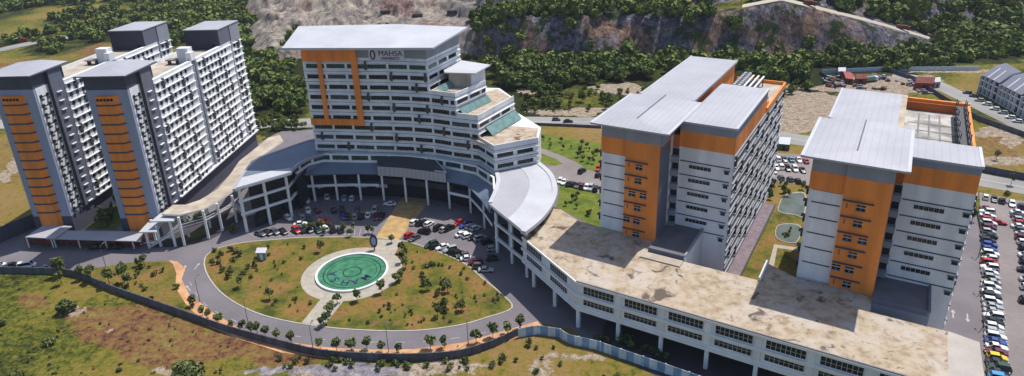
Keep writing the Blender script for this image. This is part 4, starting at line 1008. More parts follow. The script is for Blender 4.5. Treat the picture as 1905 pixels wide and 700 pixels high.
# sign
sg0, sg1 = xs(-46.0), xs(-34.0)
hp = sub(FT, sg0, sg1); a = Vector((*hp[0], 0)); c = Vector((*hp[-1], 0)); dv = (c-a).normalized(); nv = Vector((dv.y, -dv.x, 0))
part(tw, 'sign_board', lambda b: b.wall([tuple(hp[0]), tuple(hp[-1])], 48.6, 52.3, .15, .5, 'sign_panel'))
def facemtx(p, off=.55): 
    o_ = a+dv*p[0]+nv*off; return Matrix(((dv.x, 0, nv.x, o_.x), (dv.y, 0, nv.y, o_.y), (0, 1, 0, p[1]), (0, 0, 0, 1)))
text('sign_letters', 'MAHSA', 2.5, 'navy', facemtx((7.5, 50.95)), tw, .04, .0)
text('sign_letters', 'UNIVERSITY', 1.2, 'navy', facemtx((7.4, 49.35)), tw, .03, .02)
b = MB(); n = 20
for (rx, rz, m_, of) in ((.95, 1.65, 'navy', .55), (.45, 1.1, 'sign_panel', .6)):
    b.face([tuple(a+dv*(1.45+rx*math.cos(2*math.pi*i/n))+nv*of+Vector((0, 0, 50.5+rz*math.sin(2*math.pi*i/n)))) for i in range(n)], m_)
b.build('emblem', tw)
#PART3 ------------------------------------------------------------ hostels
def hostel(origin, label):
    HA = R(-2.5); fr = frame(origin, HA)
    KH = .9414; Z0 = 5.86      # storey and bay sizes of the real block: modelled at 1:1 units, then scaled about its own corner
    e = building('hostel_tower', label, origin)
    def conv(b): b.v = [(origin[0]+(x-origin[0])*KH, origin[1]+(y-origin[1])*KH, max(0.0, Z0+KH*z) if z > .6 else 0.0) for x, y, z in b.v]; return b
    def B(n, f): b = MB(); f(b); conv(b); return b.build(n, e)
    ZT, ZE = 44.7, 50.2
    B('front_tower', lambda b: (b.box(fr, -13.2, 0, 0, 15, 0, 45.4, 'hostel_blue_grey'), b.box(fr, -13.25, .05, -.05, 15, 45.4, ZE-.3, 'dark_slate')))
    B('base', lambda b: b.box(fr, -13.3, .2, -.12, 15, 0, .85, 'dark_slate'))
    B('side_panel', lambda b: b.box(fr, 0, .12, .9, 6.6, 2.5, 45.4, 'hostel_white'))
    B('stair_strip', lambda b: (b.box(fr, -1, .9, 6.7, 12.8, 1.5, 49.5, 'mid_grey'), b.box(fr, -.5, 1.1, 6.45, 6.7, 1.5, 49.0, 'steel_dark')))
    def roof(b):
        P = [(*fr(u, v), z) for u, v, z in ((-15,-1.6,ZE),(1.3,-1.6,ZE),(1.6,16.5,ZE+.2),(-15.4,16.5,ZE+.2),(-7.5,6,ZE+.8),(-7.5,16.5,ZE+.9))]
        b.face([P[0],P[1],P[4]], 'metal_roof'); b.face([P[1],P[2],P[5],P[4]], 'metal_roof'); b.face([P[0],P[4],P[5],P[3]], 'metal_roof'); b.face([P[2],P[3],P[5]], 'metal_roof')
        b.prism([fr(-15,-1.6), fr(1.3,-1.6), fr(1.6,16.5), fr(-15.4,16.5)], ZE-.4, ZE-.02, 'mid_grey')
    B('roof', roof)
    # orange bays
    nb = 14
    for k in range(nb):
        z1 = 43.7-k*3.15; zb = z1-2.75
        pl = [fr(-10.6, 0), fr(-10.0, -1.3), fr(-4.4, -1.3), fr(-3.2, 0)]
        def bay(b):
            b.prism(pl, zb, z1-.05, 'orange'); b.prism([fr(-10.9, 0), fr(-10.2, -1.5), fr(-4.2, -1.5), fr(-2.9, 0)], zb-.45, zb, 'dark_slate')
            if k == 0: [b.box(fr, -9.7+i*1.1, -8.9+i*1.1, -1.38, -1.3, z1-1.6, z1-.8, 'glass') for i in range(5)]
        B('orange_bay', bay)
    wn = []
    for k in range(14):
        z = 43.3-k*3.05
        for v in (1.6, 4.6):
            w_ = MB(); w_.box(fr, .05, .2, v, v+1.25, z-1.5, z-.4, 'glass'); w_.box(fr, .1, .95, v+.1, v+.9, z-2.2, z-1.55, 'steel_dark'); wn.append((0, w_))
        w_ = MB(); w_.box(fr, .1, .22, 2.9, 4.6, z-1.2, z-.95, 'recess'); wn.append((.5, w_))
        B('ledge', lambda b, z=z: b.box(fr, .9, 1.45, 8.4, 10.6, z-1.45, z-1.2, 'white_frame'))
    # long block, two sections and far end
    secs = ((12.8, 38.6), (42.2, 71.5), (73.2, 82.0))
    B('long_block', lambda b: (b.box(fr, -13, .2, 15, 82, 0, 1.8, 'dark_slate'), b.box(fr, -13, .1, 15, 82, 1.8, ZT-1.3, 'hostel_white', 'beige_concrete'),
                               b.box(fr, .1, 1.0, 12.8, 38.6, 2.6, ZT, 'hostel_white'), b.box(fr, .1, 1.0, 42.2, 71.5, 2.6, ZT, 'hostel_white'), b.box(fr, .1, .8, 73.2, 82, 2.6, ZT, 'hostel_white'),
                               b.box(fr, .1, .35, 38.6, 42.2, 2.6, ZT+1, 'grey_wall'), b.box(fr, .1, .22, 71.5, 73.2, 2.6, ZT+4, 'steel_dark')))
    B('base_band_shadow', lambda b: (b.box(fr, .1, 1.7, 12.8, 82.2, 2.2, 2.6, 'white_frame'), b.box(fr, .1, 2.4, 12.8, 82.2, -.1, .5, 'dark_slate')))  # white band, plus a dark strip along the wall foot as painted shadow
    B('parapet', lambda b: (b.box(fr, -13, -12.6, 15, 82, ZT-1.3, ZT, 'hostel_white'), b.box(fr, -.3, 1.05, 12.8, 38.6, ZT, ZT+.15, 'white_frame'), b.box(fr, -.3, 1.05, 42.2, 71.5, ZT, ZT+.15, 'white_frame')))
    B('roof_box', lambda b: (b.box(fr, -4.6, -.4, 40.2, 43.6, ZT-1.3, ZT+4.4, 'hostel_white'), b.box(fr, -.8, 1.1, 38.8, 42.0, ZT, ZT+3.0, 'white_frame')))
    B('roof_vent', lambda b: (b.box(fr, -8.5, -4.6, 38.5, 42, ZT+.2, ZT+.6, 'dark_concrete'), b.box(fr, -8, -7.7, 39, 41, ZT-1.3, ZT+.2, 'steel_dark'), b.box(fr, -5, -4.7, 39, 41, ZT-1.3, ZT+.2, 'steel_dark')))
    B('penthouse', lambda b: (b.box(fr, -12.9, .9, 63, 72.5, ZT-1.3, 51.2, 'mid_grey'), b.box(fr, -12.9, .85, 63.06, 63.0, ZT-1.3, 51.2, 'dark_slate'), b.box(fr, -12.9, .85, 73.4, 82, ZT-1.3, 51.0, 'grey_wall'), b.box(fr, -13.1, 1.1, 62.8, 82.2, 51.2, 51.5, 'metal_roof'), b.box(fr, -2.2, -1.4, 62.9, 63.1, ZT-1.2, ZT+.9, 'recess')))
    for k in range(14):
        z = ZT-.9-k*3.0
        for (v0, v1) in secs:
            B('ledge', lambda b, z=z: (b.box(fr, .8, 1.55, v0+.1, v1-.1, z-.35, z-.15, 'white_frame')))
            n = int((v1-v0-1.2)/3.15)
            for i in range(n):
                v = v0+1.1+i*3.15; p = fr(1, v); dd = 1+camd(p[0], p[1], z)/100
                w_ = MB(); w_.box(fr, .95, 1.08, v, v+1.5, z-1.9, z-.75, 'glass')
                w_.box(fr, .95, 1.3, v+.5, v+1.1, z-2.3, z-1.95, 'mid_grey')
                if (i+k*3) % 7 == 1: w_.box(fr, .95, 1.6, v+.35, v+1.15, z-3.0, z+.3, 'steel_dark'); w_.box(fr, 1.0, 1.65, v-.2, v+1.7, z-2.0, z-1.3, 'steel_dark')
                wn.append((dd, w_))
    for _, q in wn: conv(q)
    windows(wn, e)
    return e
hostel((-111.6, 187.2), 'tall slab hostel with orange bay column, the nearer one beside the curved drive')
hostel((-141.3, 190.5), 'tall slab hostel with orange bay column at the left edge of the picture')
# entrance canopies at the hostels' feet
def canopy(px, z, label, posts, red=None):
    P = G(px, z); e = thing('canopy', label, 'canopy', (*P[0], 0))
    part(e, 'roof', lambda b: b.prism(P, z-.25, z, 'metal_roof'))
    for q in posts:
        p = at(*q); part(e, 'post', lambda b: b.box(frame(p, 0), -.15, .15, -.15, .15, 0, z-.2, 'white_frame'))
    if red: part(e, 'back_wall', lambda b: b.wall(G(red), 0, 2.4, -.1, .1, 'rust'))
canopy([(47,441),(102,444),(134,421),(84,417)], 4.2, 'pale roofed entrance canopy at the foot of the leftmost hostel', [(55,461),(105,461)], [(50,455),(110,458)])
canopy([(86,444),(262,449),(266,431),(116,429)], 3.8, 'long blue grey roofed walkway canopy running between the feet of both hostels', [(100,461),(150,462),(200,463),(250,463)], [(115,456),(262,458)])
# elevated covered walkway
for cpx, cpy in ((0,0),): pass
wk = building('covered_walkway', 'raised covered walkway with cream roof curving from the hostels to the curved wing', at(330, 450), 'walkway')
zc = 10.2
near = [(300,398),(334,400),(378,389),(404,375),(430,358),(437,350)]; far_ = [(322,381),(345,381),(372,372),(405,352),(430,322),(445,300),(470,280),(500,256),(520,251),(527,262)]
right_ = [(490,288),(466,300),(452,320)]
part(wk, 'roof', lambda b: b.prism(G(near, zc)+G(right_[::-1], zc)+G(far_[::-1], zc), zc-.5, zc, 'white_frame', 'beige_concrete'))
for i, (pts, z) in enumerate((([(280,412),(322,411),(330,397),(300,396)], 9.0), ([(258,432),(290,431),(303,413),(276,413)], 6.4))):
    part(wk, 'stair_roof', lambda b: b.prism(G(pts, z), z-.4, z, 'white_frame', 'metal_roof_bright'))
for bpx, z in (((278.6,461.4),5.6),((300,458.6),7.2),((327,458.6),8.7),((344,457),9.8),((388.6,444),9.8),((414,430),9.8),((441,414),9.8),((290,447),7.2),((352,441),9.8),((392,424),9.8)):
    p = at(*bpx); part(wk, 'column', lambda b: b.box(frame(p, .2), -.32, .32, -.32, .32, 0, z, 'white_frame'))
cp_ = [at(278.6,461.4), at(327,458.6), at(344,457), at(388.6,444), at(414,430), at(441,414), (-85,188)]
part(wk, 'deck', lambda b: b.wall(cp_[2:], 5.6, 6.1, -3.4, -.2, 'dark_concrete'))
part(wk, 'railing', lambda b: (b.wall(cp_[2:], 7.0, 7.12, -.25, -.12, 'white_frame'), b.wall(cp_[2:], 6.1, 6.3, -.25, -.12, 'white_frame')))
a_ = at(344, 457); c_ = at(278.6, 461.4)
for o_ in (.6, 2.6):
    part(wk, 'stair_flight', lambda b: (b.beam((a_[0], a_[1]+o_, 5.8), ((a_[0]+c_[0])/2, (a_[1]+c_[1])/2+o_, 3.0), 1.4, .35, 'white_frame'), b.beam(((a_[0]+c_[0])/2, (a_[1]+c_[1])/2+o_, 3.0), (c_[0], c_[1]+o_, .2), 1.4, .35, 'white_frame')))
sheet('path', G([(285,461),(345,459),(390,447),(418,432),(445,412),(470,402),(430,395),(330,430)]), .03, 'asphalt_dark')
sheet('lawn', G([(345,450),(392,432),(395,420),(350,436)]), .06, 'lawn_green')

# gardens between blocks
sheet('lawn', [frC(28.5, 5), frC(43, 5), frC(43, 64), frC(28.5, 64)], .04, 'lawn')
sheet('path', [frC(24.9, -4), frC(28.3, -4), frC(28.3, 62), frC(24.9, 62)], .5, 'brick_path', .5)
fz = thing('walkway_strip', 'low dark capped wall along the brick walkway beside the left white and orange block', 'wall', (*frC(28.4, 30), 0))
part(fz, 'coping', lambda b: b.box(frC, 28.3, 28.6, -4, 62, 0, .8, 'dark_slate'))
ramp_mat('pond_water', [(.3,(.07,.09,.08)),(.6,(.13,.15,.13))], .2, rough=.15)
for i, (pts, nm_) in enumerate(((smooth_px([(1462,365),(1496,362),(1494,402),(1478,400),(1450,394),(1452,378)], 4), 'large'), (smooth_px([(1450,420),(1487,422),(1482,450),(1458,450),(1444,440)], 4), 'small'))):
    P = G(pts); cx_ = sum(p[0] for p in P)/len(P); cy_ = sum(p[1] for p in P)/len(P)
    e = thing('pond', ['larger grey green pond between the two white and orange blocks, farther from the podium', 'smaller planted pond between the two white and orange blocks, nearer the podium'][i], 'pond', (cx_, cy_, 0))
    part(e, 'rim', lambda b: b.prism([(cx_+(p[0]-cx_)*1.07, cy_+(p[1]-cy_)*1.07) for p in P], .0, .22, 'paver'))
    part(e, 'water', lambda b: b.prism(P, .1, .26, 'pond_water'))
fx = at(1432, 473); sheet('path', G([(1428,500),(1440,455),(1490,462),(1488,468),(1446,462),(1438,505)]), .10, 'paver')

# ------------------------------------------------------------------ vehicles
def carmesh(kind):
    """returns list (part name, verts, faces, matidx, materials)"""
    Lh = {'sedan': 2.2, 'hatch': 1.95, 'suv': 2.2, 'van': 2.35}[kind]; W = .86 if kind != 'van' else .92
    hb = {'sedan': .86, 'hatch': .92, 'suv': 1.02, 'van': 1.05}[kind]; ht = {'sedan': 1.42, 'hatch': 1.5, 'suv': 1.75, 'van': 1.95}[kind]
    prof = {'sedan': [(-1.55,-.95),(.75,.25)], 'hatch': [(-1.85,-1.45),(.85,.3)], 'suv': [(-2.0,-1.7),(.95,.45)], 'van': [(-2.25,-2.1),(1.65,1.05)]}[kind]
    (rb, rt), (fb, ft_) = prof
    b = MB(); xs_ = [-Lh, -Lh+.12, -1.2, 0, 1.2, Lh-.35, Lh]; zt = [hb-.12, hb, hb, hb, hb-.02, hb-.14, hb-.32]; ww = [W-.12, W-.02, W, W, W, W-.06, W-.2]
    secs_ = []
    for x, z, w_ in zip(xs_, zt, ww):
        secs_.append([(x, -w_+.06, .22), (x, -w_, .45), (x, -w_, z-.18), (x, -w_+.12, z), (x, w_-.12, z), (x, w_, z-.18), (x, w_, .45), (x, w_-.06, .22)])
    for i in range(len(secs_)-1):
        for j in range(8):
            k = (j+1) % 8; b.face([secs_[i][j], secs_[i+1][j], secs_[i+1][k], secs_[i][k]], 'P')
    b.face(secs_[0], 'P'); b.face(secs_[-1][::-1], 'P')
    # roof panel and pillars
    wr = W-.22; wb = W-.08
    r = [(rt, -wr, ht), (ft_, -wr, ht), (ft_, wr, ht), (rt, wr, ht)]
    b.face(r, 'P'); rl = [(x, y, z-.07) for x, y, z in r]
    for i in range(4): j = (i+1) % 4; b.face([rl[i], rl[j], r[j], r[i]], 'P')
    base = [(rb, -wb, hb-.02), (fb, -wb, hb-.02), (fb, wb, hb-.02), (rb, wb, hb-.02)]
    for i in range(4): b.beam(base[i], rl[i], .10, .10, 'P')
    g_ = MB()
    tp_ = [(x+(.03 if x < 0 else -.03), y*.99, ht-.05) for x, y, z in rl]
    for i in range(4): j = (i+1) % 4; g_.face([base[i], base[j], tp_[j], tp_[i]], 'G')
    wh = []
    for x in (-Lh+.8, Lh-.85):
        for y in (-W+.08, W-.08):
            q = MB(); n = 10; a0 = [(x+.32*math.cos(2*math.pi*i/n), y-.12, .32+.32*math.sin(2*math.pi*i/n)) for i in range(n)]; a1 = [(p[0], p[1]+.24, p[2]) for p in a0]
            q.face(a0, 'T'); q.face(a1[::-1], 'T')
            for i in range(n): j = (i+1) % n; q.face([a0[j], a0[i], a1[i], a1[j]], 'T')
            wh.append(q)
    hl_ = []
    for y in (-W+.32, W-.32):
        q = MB(); q.box(lambda u, v: (u, v), Lh-.2, Lh+.02, y-.18, y+.18, .55, .70, 'H'); hl_.append(('headlight', q))
        q = MB(); q.box(lambda u, v: (u, v), -Lh-.02, -Lh+.1, y-.16, y+.16, .62, .80, 'R'); hl_.append(('tail_light', q))
    return b, g_, wh, hl_
CARM = {}
def basemesh(name, mb, mm):
    me_ = bpy.data.meshes.new(name); me_.from_pydata(mb.v, [], mb.f); me_.materials.append(MT[mm]); return me_
for kd in ('sedan', 'hatch', 'suv', 'van'):
    b, g_, wh, hl_ = carmesh(kd)
    CARM[kd] = dict(body={}, mb=b, win=basemesh('windows', g_, 'car_glass'), wh=[basemesh('wheel', q, 'tyre') for q in wh], hl=[(n, basemesh(n, q, 'lamp_lens' if n == 'headlight' else 'tail_lens')) for n, q in hl_])
def car(x, y, ang, colr, kind, label, group, detail=True):
    K = CARM[kind]
    if colr not in K['body']: K['body'][colr] = basemesh('body', K['mb'], 'car_'+colr)
    e = thing('parked_car', label, 'van' if kind == 'van' else 'car', (x, y, 0.05), group, ang)
    def ch(n, me_): o = bpy.data.objects.new(n, me_); col.objects.link(o); o.parent = e
    ch('body', K['body'][colr]); ch('windows', K['win'])
    for q in K['wh']: ch('wheel', q)
    if detail:
        for n, q in K['hl']: ch(n, q)
    return e
ORD = ['first','second','third','fourth','fifth','sixth','seventh','eighth','ninth','tenth','eleventh','twelfth','thirteenth','fourteenth','fifteenth','sixteenth','seventeenth','eighteenth','nineteenth','twentieth','twenty-first','twenty-second','twenty-third','twenty-fourth','twenty-fifth','twenty-sixth','twenty-seventh','twenty-eighth','twenty-ninth','thirtieth','thirty-first','thirty-second','thirty-third','thirty-fourth','thirty-fifth','thirty-sixth','thirty-seventh','thirty-eighth','thirty-ninth','fortieth']
CN = dict(w='white', s='silver', k='black', g='grey', m='maroon', r='red', b='blue', t='teal', y='yellow', n='green', c='sky', d='gold')
CW = dict(white='white', silver='silver', black='black', grey='dark grey', maroon='maroon', red='red', blue='blue', teal='teal', yellow='yellow', green='dark green', sky='sky blue', gold='beige')
KN = dict(sedan='saloon', hatch='hatchback', suv='tall car', van='van')
def row(items, where, group, mode='radial', ang=0.0, jitter=.05, end='from the left'):
    for i, it in enumerate(items):
        px, py, cc = it[:3]; kind = it[3] if len(it) > 3 else random.choice(['sedan', 'hatch', 'hatch', 'suv', 'sedan'])
        x, y = at(px, py, .7)
        a = math.atan2(y-FC[1], x-FC[0]) if mode == 'radial' else ang
        if len(it) > 4: a = it[4]
        if random.random() < .4: a += math.pi
        clr = CN[cc]
        car(x, y, a+random.uniform(-jitter, jitter), clr, kind, ' '.join(f'{CW[clr]} {KN[kind]}, {ORD[i]} {end} {where}'.split()[:16]), group)
row([(484,434,'g'),(497,432,'k'),(511,431,'g'),(526,430,'k','sedan')], 'in the lawn row left of the red car', 'cars in the row along the top of the oval lawn')
row([(551,428,'r','suv'),(562,427,'k'),(575,427,'g'),(591,427,'n'),(605,425,'w'),(619,426,'k'),(633,426,'g')], 'in the row behind the lawn edge trees', 'cars in the row along the top of the oval lawn')
row([(536,405,'w','hatch'),(562,404,'s','hatch'),(573,391,'w'),(575,405,'g')], 'in the shade by the left wing columns', 'cars in the shaded court left of the gold path', jitter=.25)
row([(559,416,'w','sedan',.3),(602,413,'r','suv',.2)], 'crosswise at the edge of the shade', 'cars in the shaded court left of the gold path')
row([(638,402,'b'),(646,402,'k'),(660,402,'s'),(672,401,'k'),(685,399,'w'),(699,403,'m'),(709,402,'k'),(697,391,'s'),(664,390,'g'),(636,389,'k'),(620,390,'k'),(590,390,'m')], 'in the shaded rows left of the gold path', 'cars in the shaded court left of the gold path')
row([(725,379,'w','sedan',-.15)], 'under the entrance canopy beside its columns', 'cars near the entrance')
row([(770,413,'w'),(782,414,'k'),(790,413,'k'),(798,416,'w')], 'in the short row beside the gold path', 'cars right of the gold path')
row([(789,430,'k','suv',2.75)], 'standing in the aisle right of the gold path', 'cars right of the gold path')
row([(762,437,'r'),(771,442,'g')], 'in the pair at the lawn corner by the gold path', 'cars right of the gold path')
row([(817,423,'k'),(828,426,'s'),(836,424,'k')], 'in the sunlit trio in the middle row', 'cars right of the gold path')
row([(854,414,'r'),(866,418,'b'),(876,421,'s'),(885,424,'w')], 'in the red and blue row', 'cars in the right half of the court')
row([(859,435,'w'),(871,438,'w'),(882,441,'k'),(894,443,'s'),(906,449,'k')], 'below the red and blue cars', 'cars in the right half of the court')
row([(803,455,'n'),(811,458,'k'),(823,459,'w','sedan'),(838,464,'s'),(846,468,'k'),(854,471,'k'),(861,475,'g'),(870,480,'w')], 'along the right lawn edge', 'cars along the right lawn edge')
row([(885,488,'m'),(893,495,'g'),(904,501,'s'),(917,462,'s','hatch'),(916,480,'k')], 'in the shade near the right wing columns', 'cars in the right half of the court')
row([(569,372,'w'),(608,365,'w'),(640,368,'s'),(655,368,'w')], 'under the balcony of the left entrance wing', 'cars under the left balcony', jitter=.2)
row([(18,494,'k','sedan',.45),(50,494,'w','van',.35),(88,497,'g','sedan',.35),(105,499,'k','sedan',.35),(-6,494,'w','sedan',.4)], 'beside the wall at the left edge', 'cars by the left perimeter wall', jitter=.03)
row([(180,459,'k','sedan',.1),(213,459,'k','sedan',.1)], 'in the shadow in front of the long hostel canopy', 'cars by the hostel canopy')
row([(1042,336,'w'),(1049,338,'w'),(1058,341,'k'),(1066,342,'k'),(1074,344,'g'),(1083,346,'m'),(1091,348,'w'),(1099,349,'s'),(1108,351,'k')], 'left of the nearer orange block', 'cars in the lot between tower and orange block', 'fixed', 1.25)
row([(1083,318,'k','suv',.9),(1113,313,'r','hatch',1.2),(1112,325,'k','hatch',1.2)], 'scattered across the lot behind the black row', 'cars in the lot between tower and orange block')
row([(1447,296,'w'),(1459,296,'g'),(1472,296,'t'),(1486,297,'w'),(1499,299,'r')], 'in the far row of the lot between blocks', 'cars in the lot between the orange blocks', 'fixed', 1.45)
row([(1444,311,'w'),(1453,310,'w'),(1465,313,'k'),(1479,314,'w'),(1493,316,'k')], 'in the middle row between the blocks', 'cars in the lot between the orange blocks', 'fixed', 1.45)
row([(1440,318,'m'),(1453,330,'g'),(1470,333,'g'),(1484,336,'k')], 'in the near row between the blocks', 'cars in the lot between the orange blocks', 'fixed', 1.45)
row([(1834,366,'w'),(1850,370,'k'),(1864,373,'k'),(1883,379,'w'),(1900,383,'k')], 'at the far end of the big lot', 'cars at the far end of the big lot', 'fixed', 1.0)
# long row beside the fence
cols_ = 'mwwrwmskkbbwwrwwsswwkwsswkwswbwmyknkcswsc'
n = 38; y0 = at(1836, 388)[1]; 
for i in range(n):
    t_ = i/(n-1); py = 388+(t_**1.12)*325; px = np.interp(py, (388, 520, 600, 640, 700, 720), (1838, 1843, 1849, 1852, 1860, 1863))
    x, y = at(px, py, .7); clr = CN[cols_[i % len(cols_)]]; kd = random.choice(['sedan', 'hatch', 'hatch', 'suv', 'sedan'])
    car(x+random.uniform(-.25, .25), y, -.38+random.uniform(-.03, .03)+(math.pi if random.random() < .3 else 0), clr, kd, f'{CW[clr]} {KN[kd]}, {ORD[i]} down the long fence row', 'cars in the long row beside the fence', i > 12)
car(*at(1858, 413, .7), -.38, 'red', 'sedan', 'red saloon sticking out of the long row beside the fence near its far end', 'cars in the long row beside the fence')
for i, (px, py, cc) in enumerate(((1892,395,'w'),(1893,402,'k'),(1895,408,'s'),(1897,415,'r'),(1894,421,'w'),(1899,428,'g'),(1902,435,'s'),(1902,443,'m'),(1904,451,'w'),(1907,462,'k'),(1909,475,'w'),(1909,487,'k'),(1908,502,'k'),(1912,520,'s'),(1912,535,'w'),(1912,560,'k'))):
    x, y = at(px+3, py, .7); kd = random.choice(['sedan', 'hatch', 'suv'])
    car(x, y, -.38+random.uniform(-.03, .03), CN[cc], kd, f'{CW[CN[cc]]} {KN[kd]}, {ORD[i]} from the top of the column at the right picture edge', 'cars in the column at the right picture edge')
car(*at(1810, 389, .7), 1.02, 'white', 'hatch', 'white hatchback alone on the access road beside the farthest block corner', 'cars on roads')
car(*at(1057, 225, .7), -.05, 'black', 'sedan', 'black saloon driving on the far road right of the tower', 'cars on roads')
car(*at(1035, 222, .7), -.05, 'grey', 'hatch', 'small dark grey hatchback on the far road ahead of the black saloon', 'cars on roads')
# bus / truck shapes
def truck(x, y, z, ang, L, W_, Hh, cab, body, label, cat='truck', name='lorry'):
    fr = frame((x, y), ang); e = thing(name, label, cat, (x, y, z))
    part(e, 'cab', lambda b: b.prism([fr(L/2-1.9, -W_/2), fr(L/2, -W_/2+.15), fr(L/2, W_/2-.15), fr(L/2-1.9, W_/2)], z+.5, z+2.6, cab))
    part(e, 'windscreen', lambda b: b.box(fr, L/2-.5, L/2+.03, -W_/2+.25, W_/2-.25, z+1.6, z+2.3, 'car_glass'))
    part(e, 'cargo_body', lambda b: (b.box(fr, -L/2, L/2-2.1, -W_/2, W_/2, z+.9, z+Hh, body), b.box(fr, -L/2, L/2-.4, -W_/2+.3, W_/2-.3, z+.5, z+.9, 'steel_dark')))
    for u in (-L/2+1.2, -L/2+2.5, L/2-1.2):
        for v in (-W_/2+.15, W_/2-.15):
            def wf(b):
                c_ = fr(u, v); n = 10; dx_, dy_ = math.cos(ang), math.sin(ang)
                a0 = [(c_[0]+dx_*.5*math.cos(2*math.pi*i/n)+dy_*.15, c_[1]+dy_*.5*math.cos(2*math.pi*i/n)-dx_*.15, z+.5+.5*math.sin(2*math.pi*i/n)) for i in range(n)]
                a1 = [(p[0]-dy_*.3, p[1]+dx_*.3, p[2]) for p in a0]; b.face(a0, 'tyre'); b.face(a1[::-1], 'tyre')
                for i in range(n): j = (i+1) % n; b.face([a0[j], a0[i], a1[i], a1[j]], 'tyre')
            part(e, 'wheel', wf)
x, y = at(38, 76, 1); truck(x, y, .1, .25, 9.5, 2.6, 2.9, 'red_paint', 'red_paint', 'red lorry on the pale dirt road in the far left fields')
def track_pt(px, py):
    # intersect the view ray with the terrain
    d = ray(px, py); t0 = 200/F
    for i in range(3000):
        t_ = t0+i*.3/F*1.0
        p = np.array([0, 0, H])+d*t_
        if p[2] < float(terrain_z(p[0], p[1])): return p
    return p
for px, py, l in ((1507, 11, 'red lorry high on the quarry haul road, nearer the top of the picture'), (1680, 56, 'rusty red lorry on the quarry haul road near its lower end')):
    p = track_pt(px, py); truck(p[0], p[1], float(terrain_z(p[0], p[1])), -.6, 8, 2.6, 3.0, 'rust', 'rust', l)
for i, (px, py) in enumerate(((717,26),(777,33),(841,26))):
    p = track_pt(px, py); truck(p[0], p[1], float(terrain_z(p[0], p[1])), .1, 7, 2.5, 2.6, 'steel_dark', 'steel_dark', ['leftmost','middle','rightmost'][i]+' of the dark machines on the pale quarry terrace above the tower roof', 'machine', 'quarry_machine')

# ------------------------------------------------------------------ small structures
def shed(name, px4, z, label, roofm, wallm='rust', rise=1.2, cat='shed'):
    P = G(px4); e = thing(name, label, cat, (*P[0], 0)); part(e, 'wall', lambda b: b.prism(P, 0, z, wallm))
    ax, bx, cx_, dx_ = P; m1 = ((ax[0]+dx_[0])/2, (ax[1]+dx_[1])/2); m2 = ((bx[0]+cx_[0])/2, (bx[1]+cx_[1])/2)
    def rf(b):
        b.face([(*ax, z), (*bx, z), (*m2, z+rise), (*m1, z+rise)], roofm); b.face([(*m1, z+rise), (*m2, z+rise), (*cx_, z), (*dx_, z)], roofm)
        b.face([(*ax, z), (*m1, z+rise), (*dx_, z)], wallm); b.face([(*bx, z), (*cx_, z), (*m2, z+rise)], wallm)
    part(e, 'roof', rf); part(e, 'door', lambda b: b.wall([(ax[0]*.6+bx[0]*.4, ax[1]*.6+bx[1]*.4), (ax[0]*.4+bx[0]*.6, ax[1]*.4+bx[1]*.6)], 0, min(2.2, z*.8), .0, .06, 'recess'))
    return e
shed('shed', [(1572,156),(1586,158),(1580,144),(1562,142)], 3, 'red roofed long shed at the left side of the scrap yard', 'red_paint')
shed('shed', [(1590,157),(1612,157),(1610,148),(1590,148)], 3, 'rusty brown shed right of the red roofed one in the scrap yard', 'rust')
shed('shed', [(1700,167),(1735,168),(1738,156),(1704,154)], 3.5, 'red and grey shed beside the street junction behind the open roof', 'rust', 'red_paint')
shed('shed', [(1737,164),(1748,163),(1745,154),(1733,155)], 3, 'small grey roofed shed right of the red and grey one', 'metal_roof', 'grey_wall')
shed('shed', [(1558,143),(1572,143),(1571,136),(1557,136)], 3, 'pale roofed shed at the back of the scrap yard', 'metal_roof', 'grey_wall')
shed('hut', [(1664,115),(1680,115),(1680,110),(1664,110)], 2.5, 'small white roofed hut among trees above the vacant ground', 'metal_roof_bright', 'white_wall', .5, 'hut')
x, y = at(1457, 272, 1.5); e = shed('site_office', [(1447,279),(1468,281),(1470,267),(1449,266)], 2.6, 'green walled site office with white roof behind the small lot', 'metal_roof_bright', 'car_green', .4, 'cabin')
x, y = at(1619, 152); truck(x, y, 0, .3, 8, 2.5, 2.9, 'white_frame', 'teal_glass', 'white and pale green lorry standing in the scrap yard')
for i, (px, py) in enumerate(((1542,150),(1548,156),(1553,148),(1561,160),(1567,153),(1600,163),(1626,148),(1640,145),(1657,150),(1690,158),(1700,150),(1720,172),(1640,168),(1552,163))):
    x, y = at(px, py); r_ = random.Random(i); b = MB(); 
    for k in range(7):
        fr = frame((x+r_.uniform(-3, 3), y+r_.uniform(-3, 3)), r_.uniform(0, 3)); b.box(fr, -r_.uniform(.5, 1.6), r_.uniform(.5, 1.6), -.6, r_.uniform(.3, .9), 0, r_.uniform(.5, 1.7), random.choice(['scrap', 'scrap', 'rust', 'grey_wall', 'mid_grey']))
    o = b.build('scrap_heap'); tag(o, 'heap of grey and rusty scrap on the vacant ground behind the open roofed block', 'scrap', 'scrap heaps on the vacant ground')
# guard hut on lawn
P = G([(480,484),(495,484),(497,476),(482,476)], .15); e = thing('guard_hut', 'small white and green kiosk on the left part of the oval lawn', 'kiosk', (*P[0], .15))
part(e, 'wall', lambda b: b.prism(P, .15, 2.5, 'teal_glass')); part(e, 'roof', lambda b: b.prism([(P[0][0]-.3, P[0][1]-.3), (P[1][0]+.3, P[1][1]-.3), (P[2][0]+.3, P[2][1]+.3), (P[3][0]-.3, P[3][1]+.3)], 2.5, 2.75, 'metal_roof_bright'))
part(e, 'door', lambda b: b.wall([(P[0][0]*.7+P[1][0]*.3, P[0][1]), (P[0][0]*.3+P[1][0]*.7, P[1][1])], .15, 2.1, .0, .06, 'white_frame'))
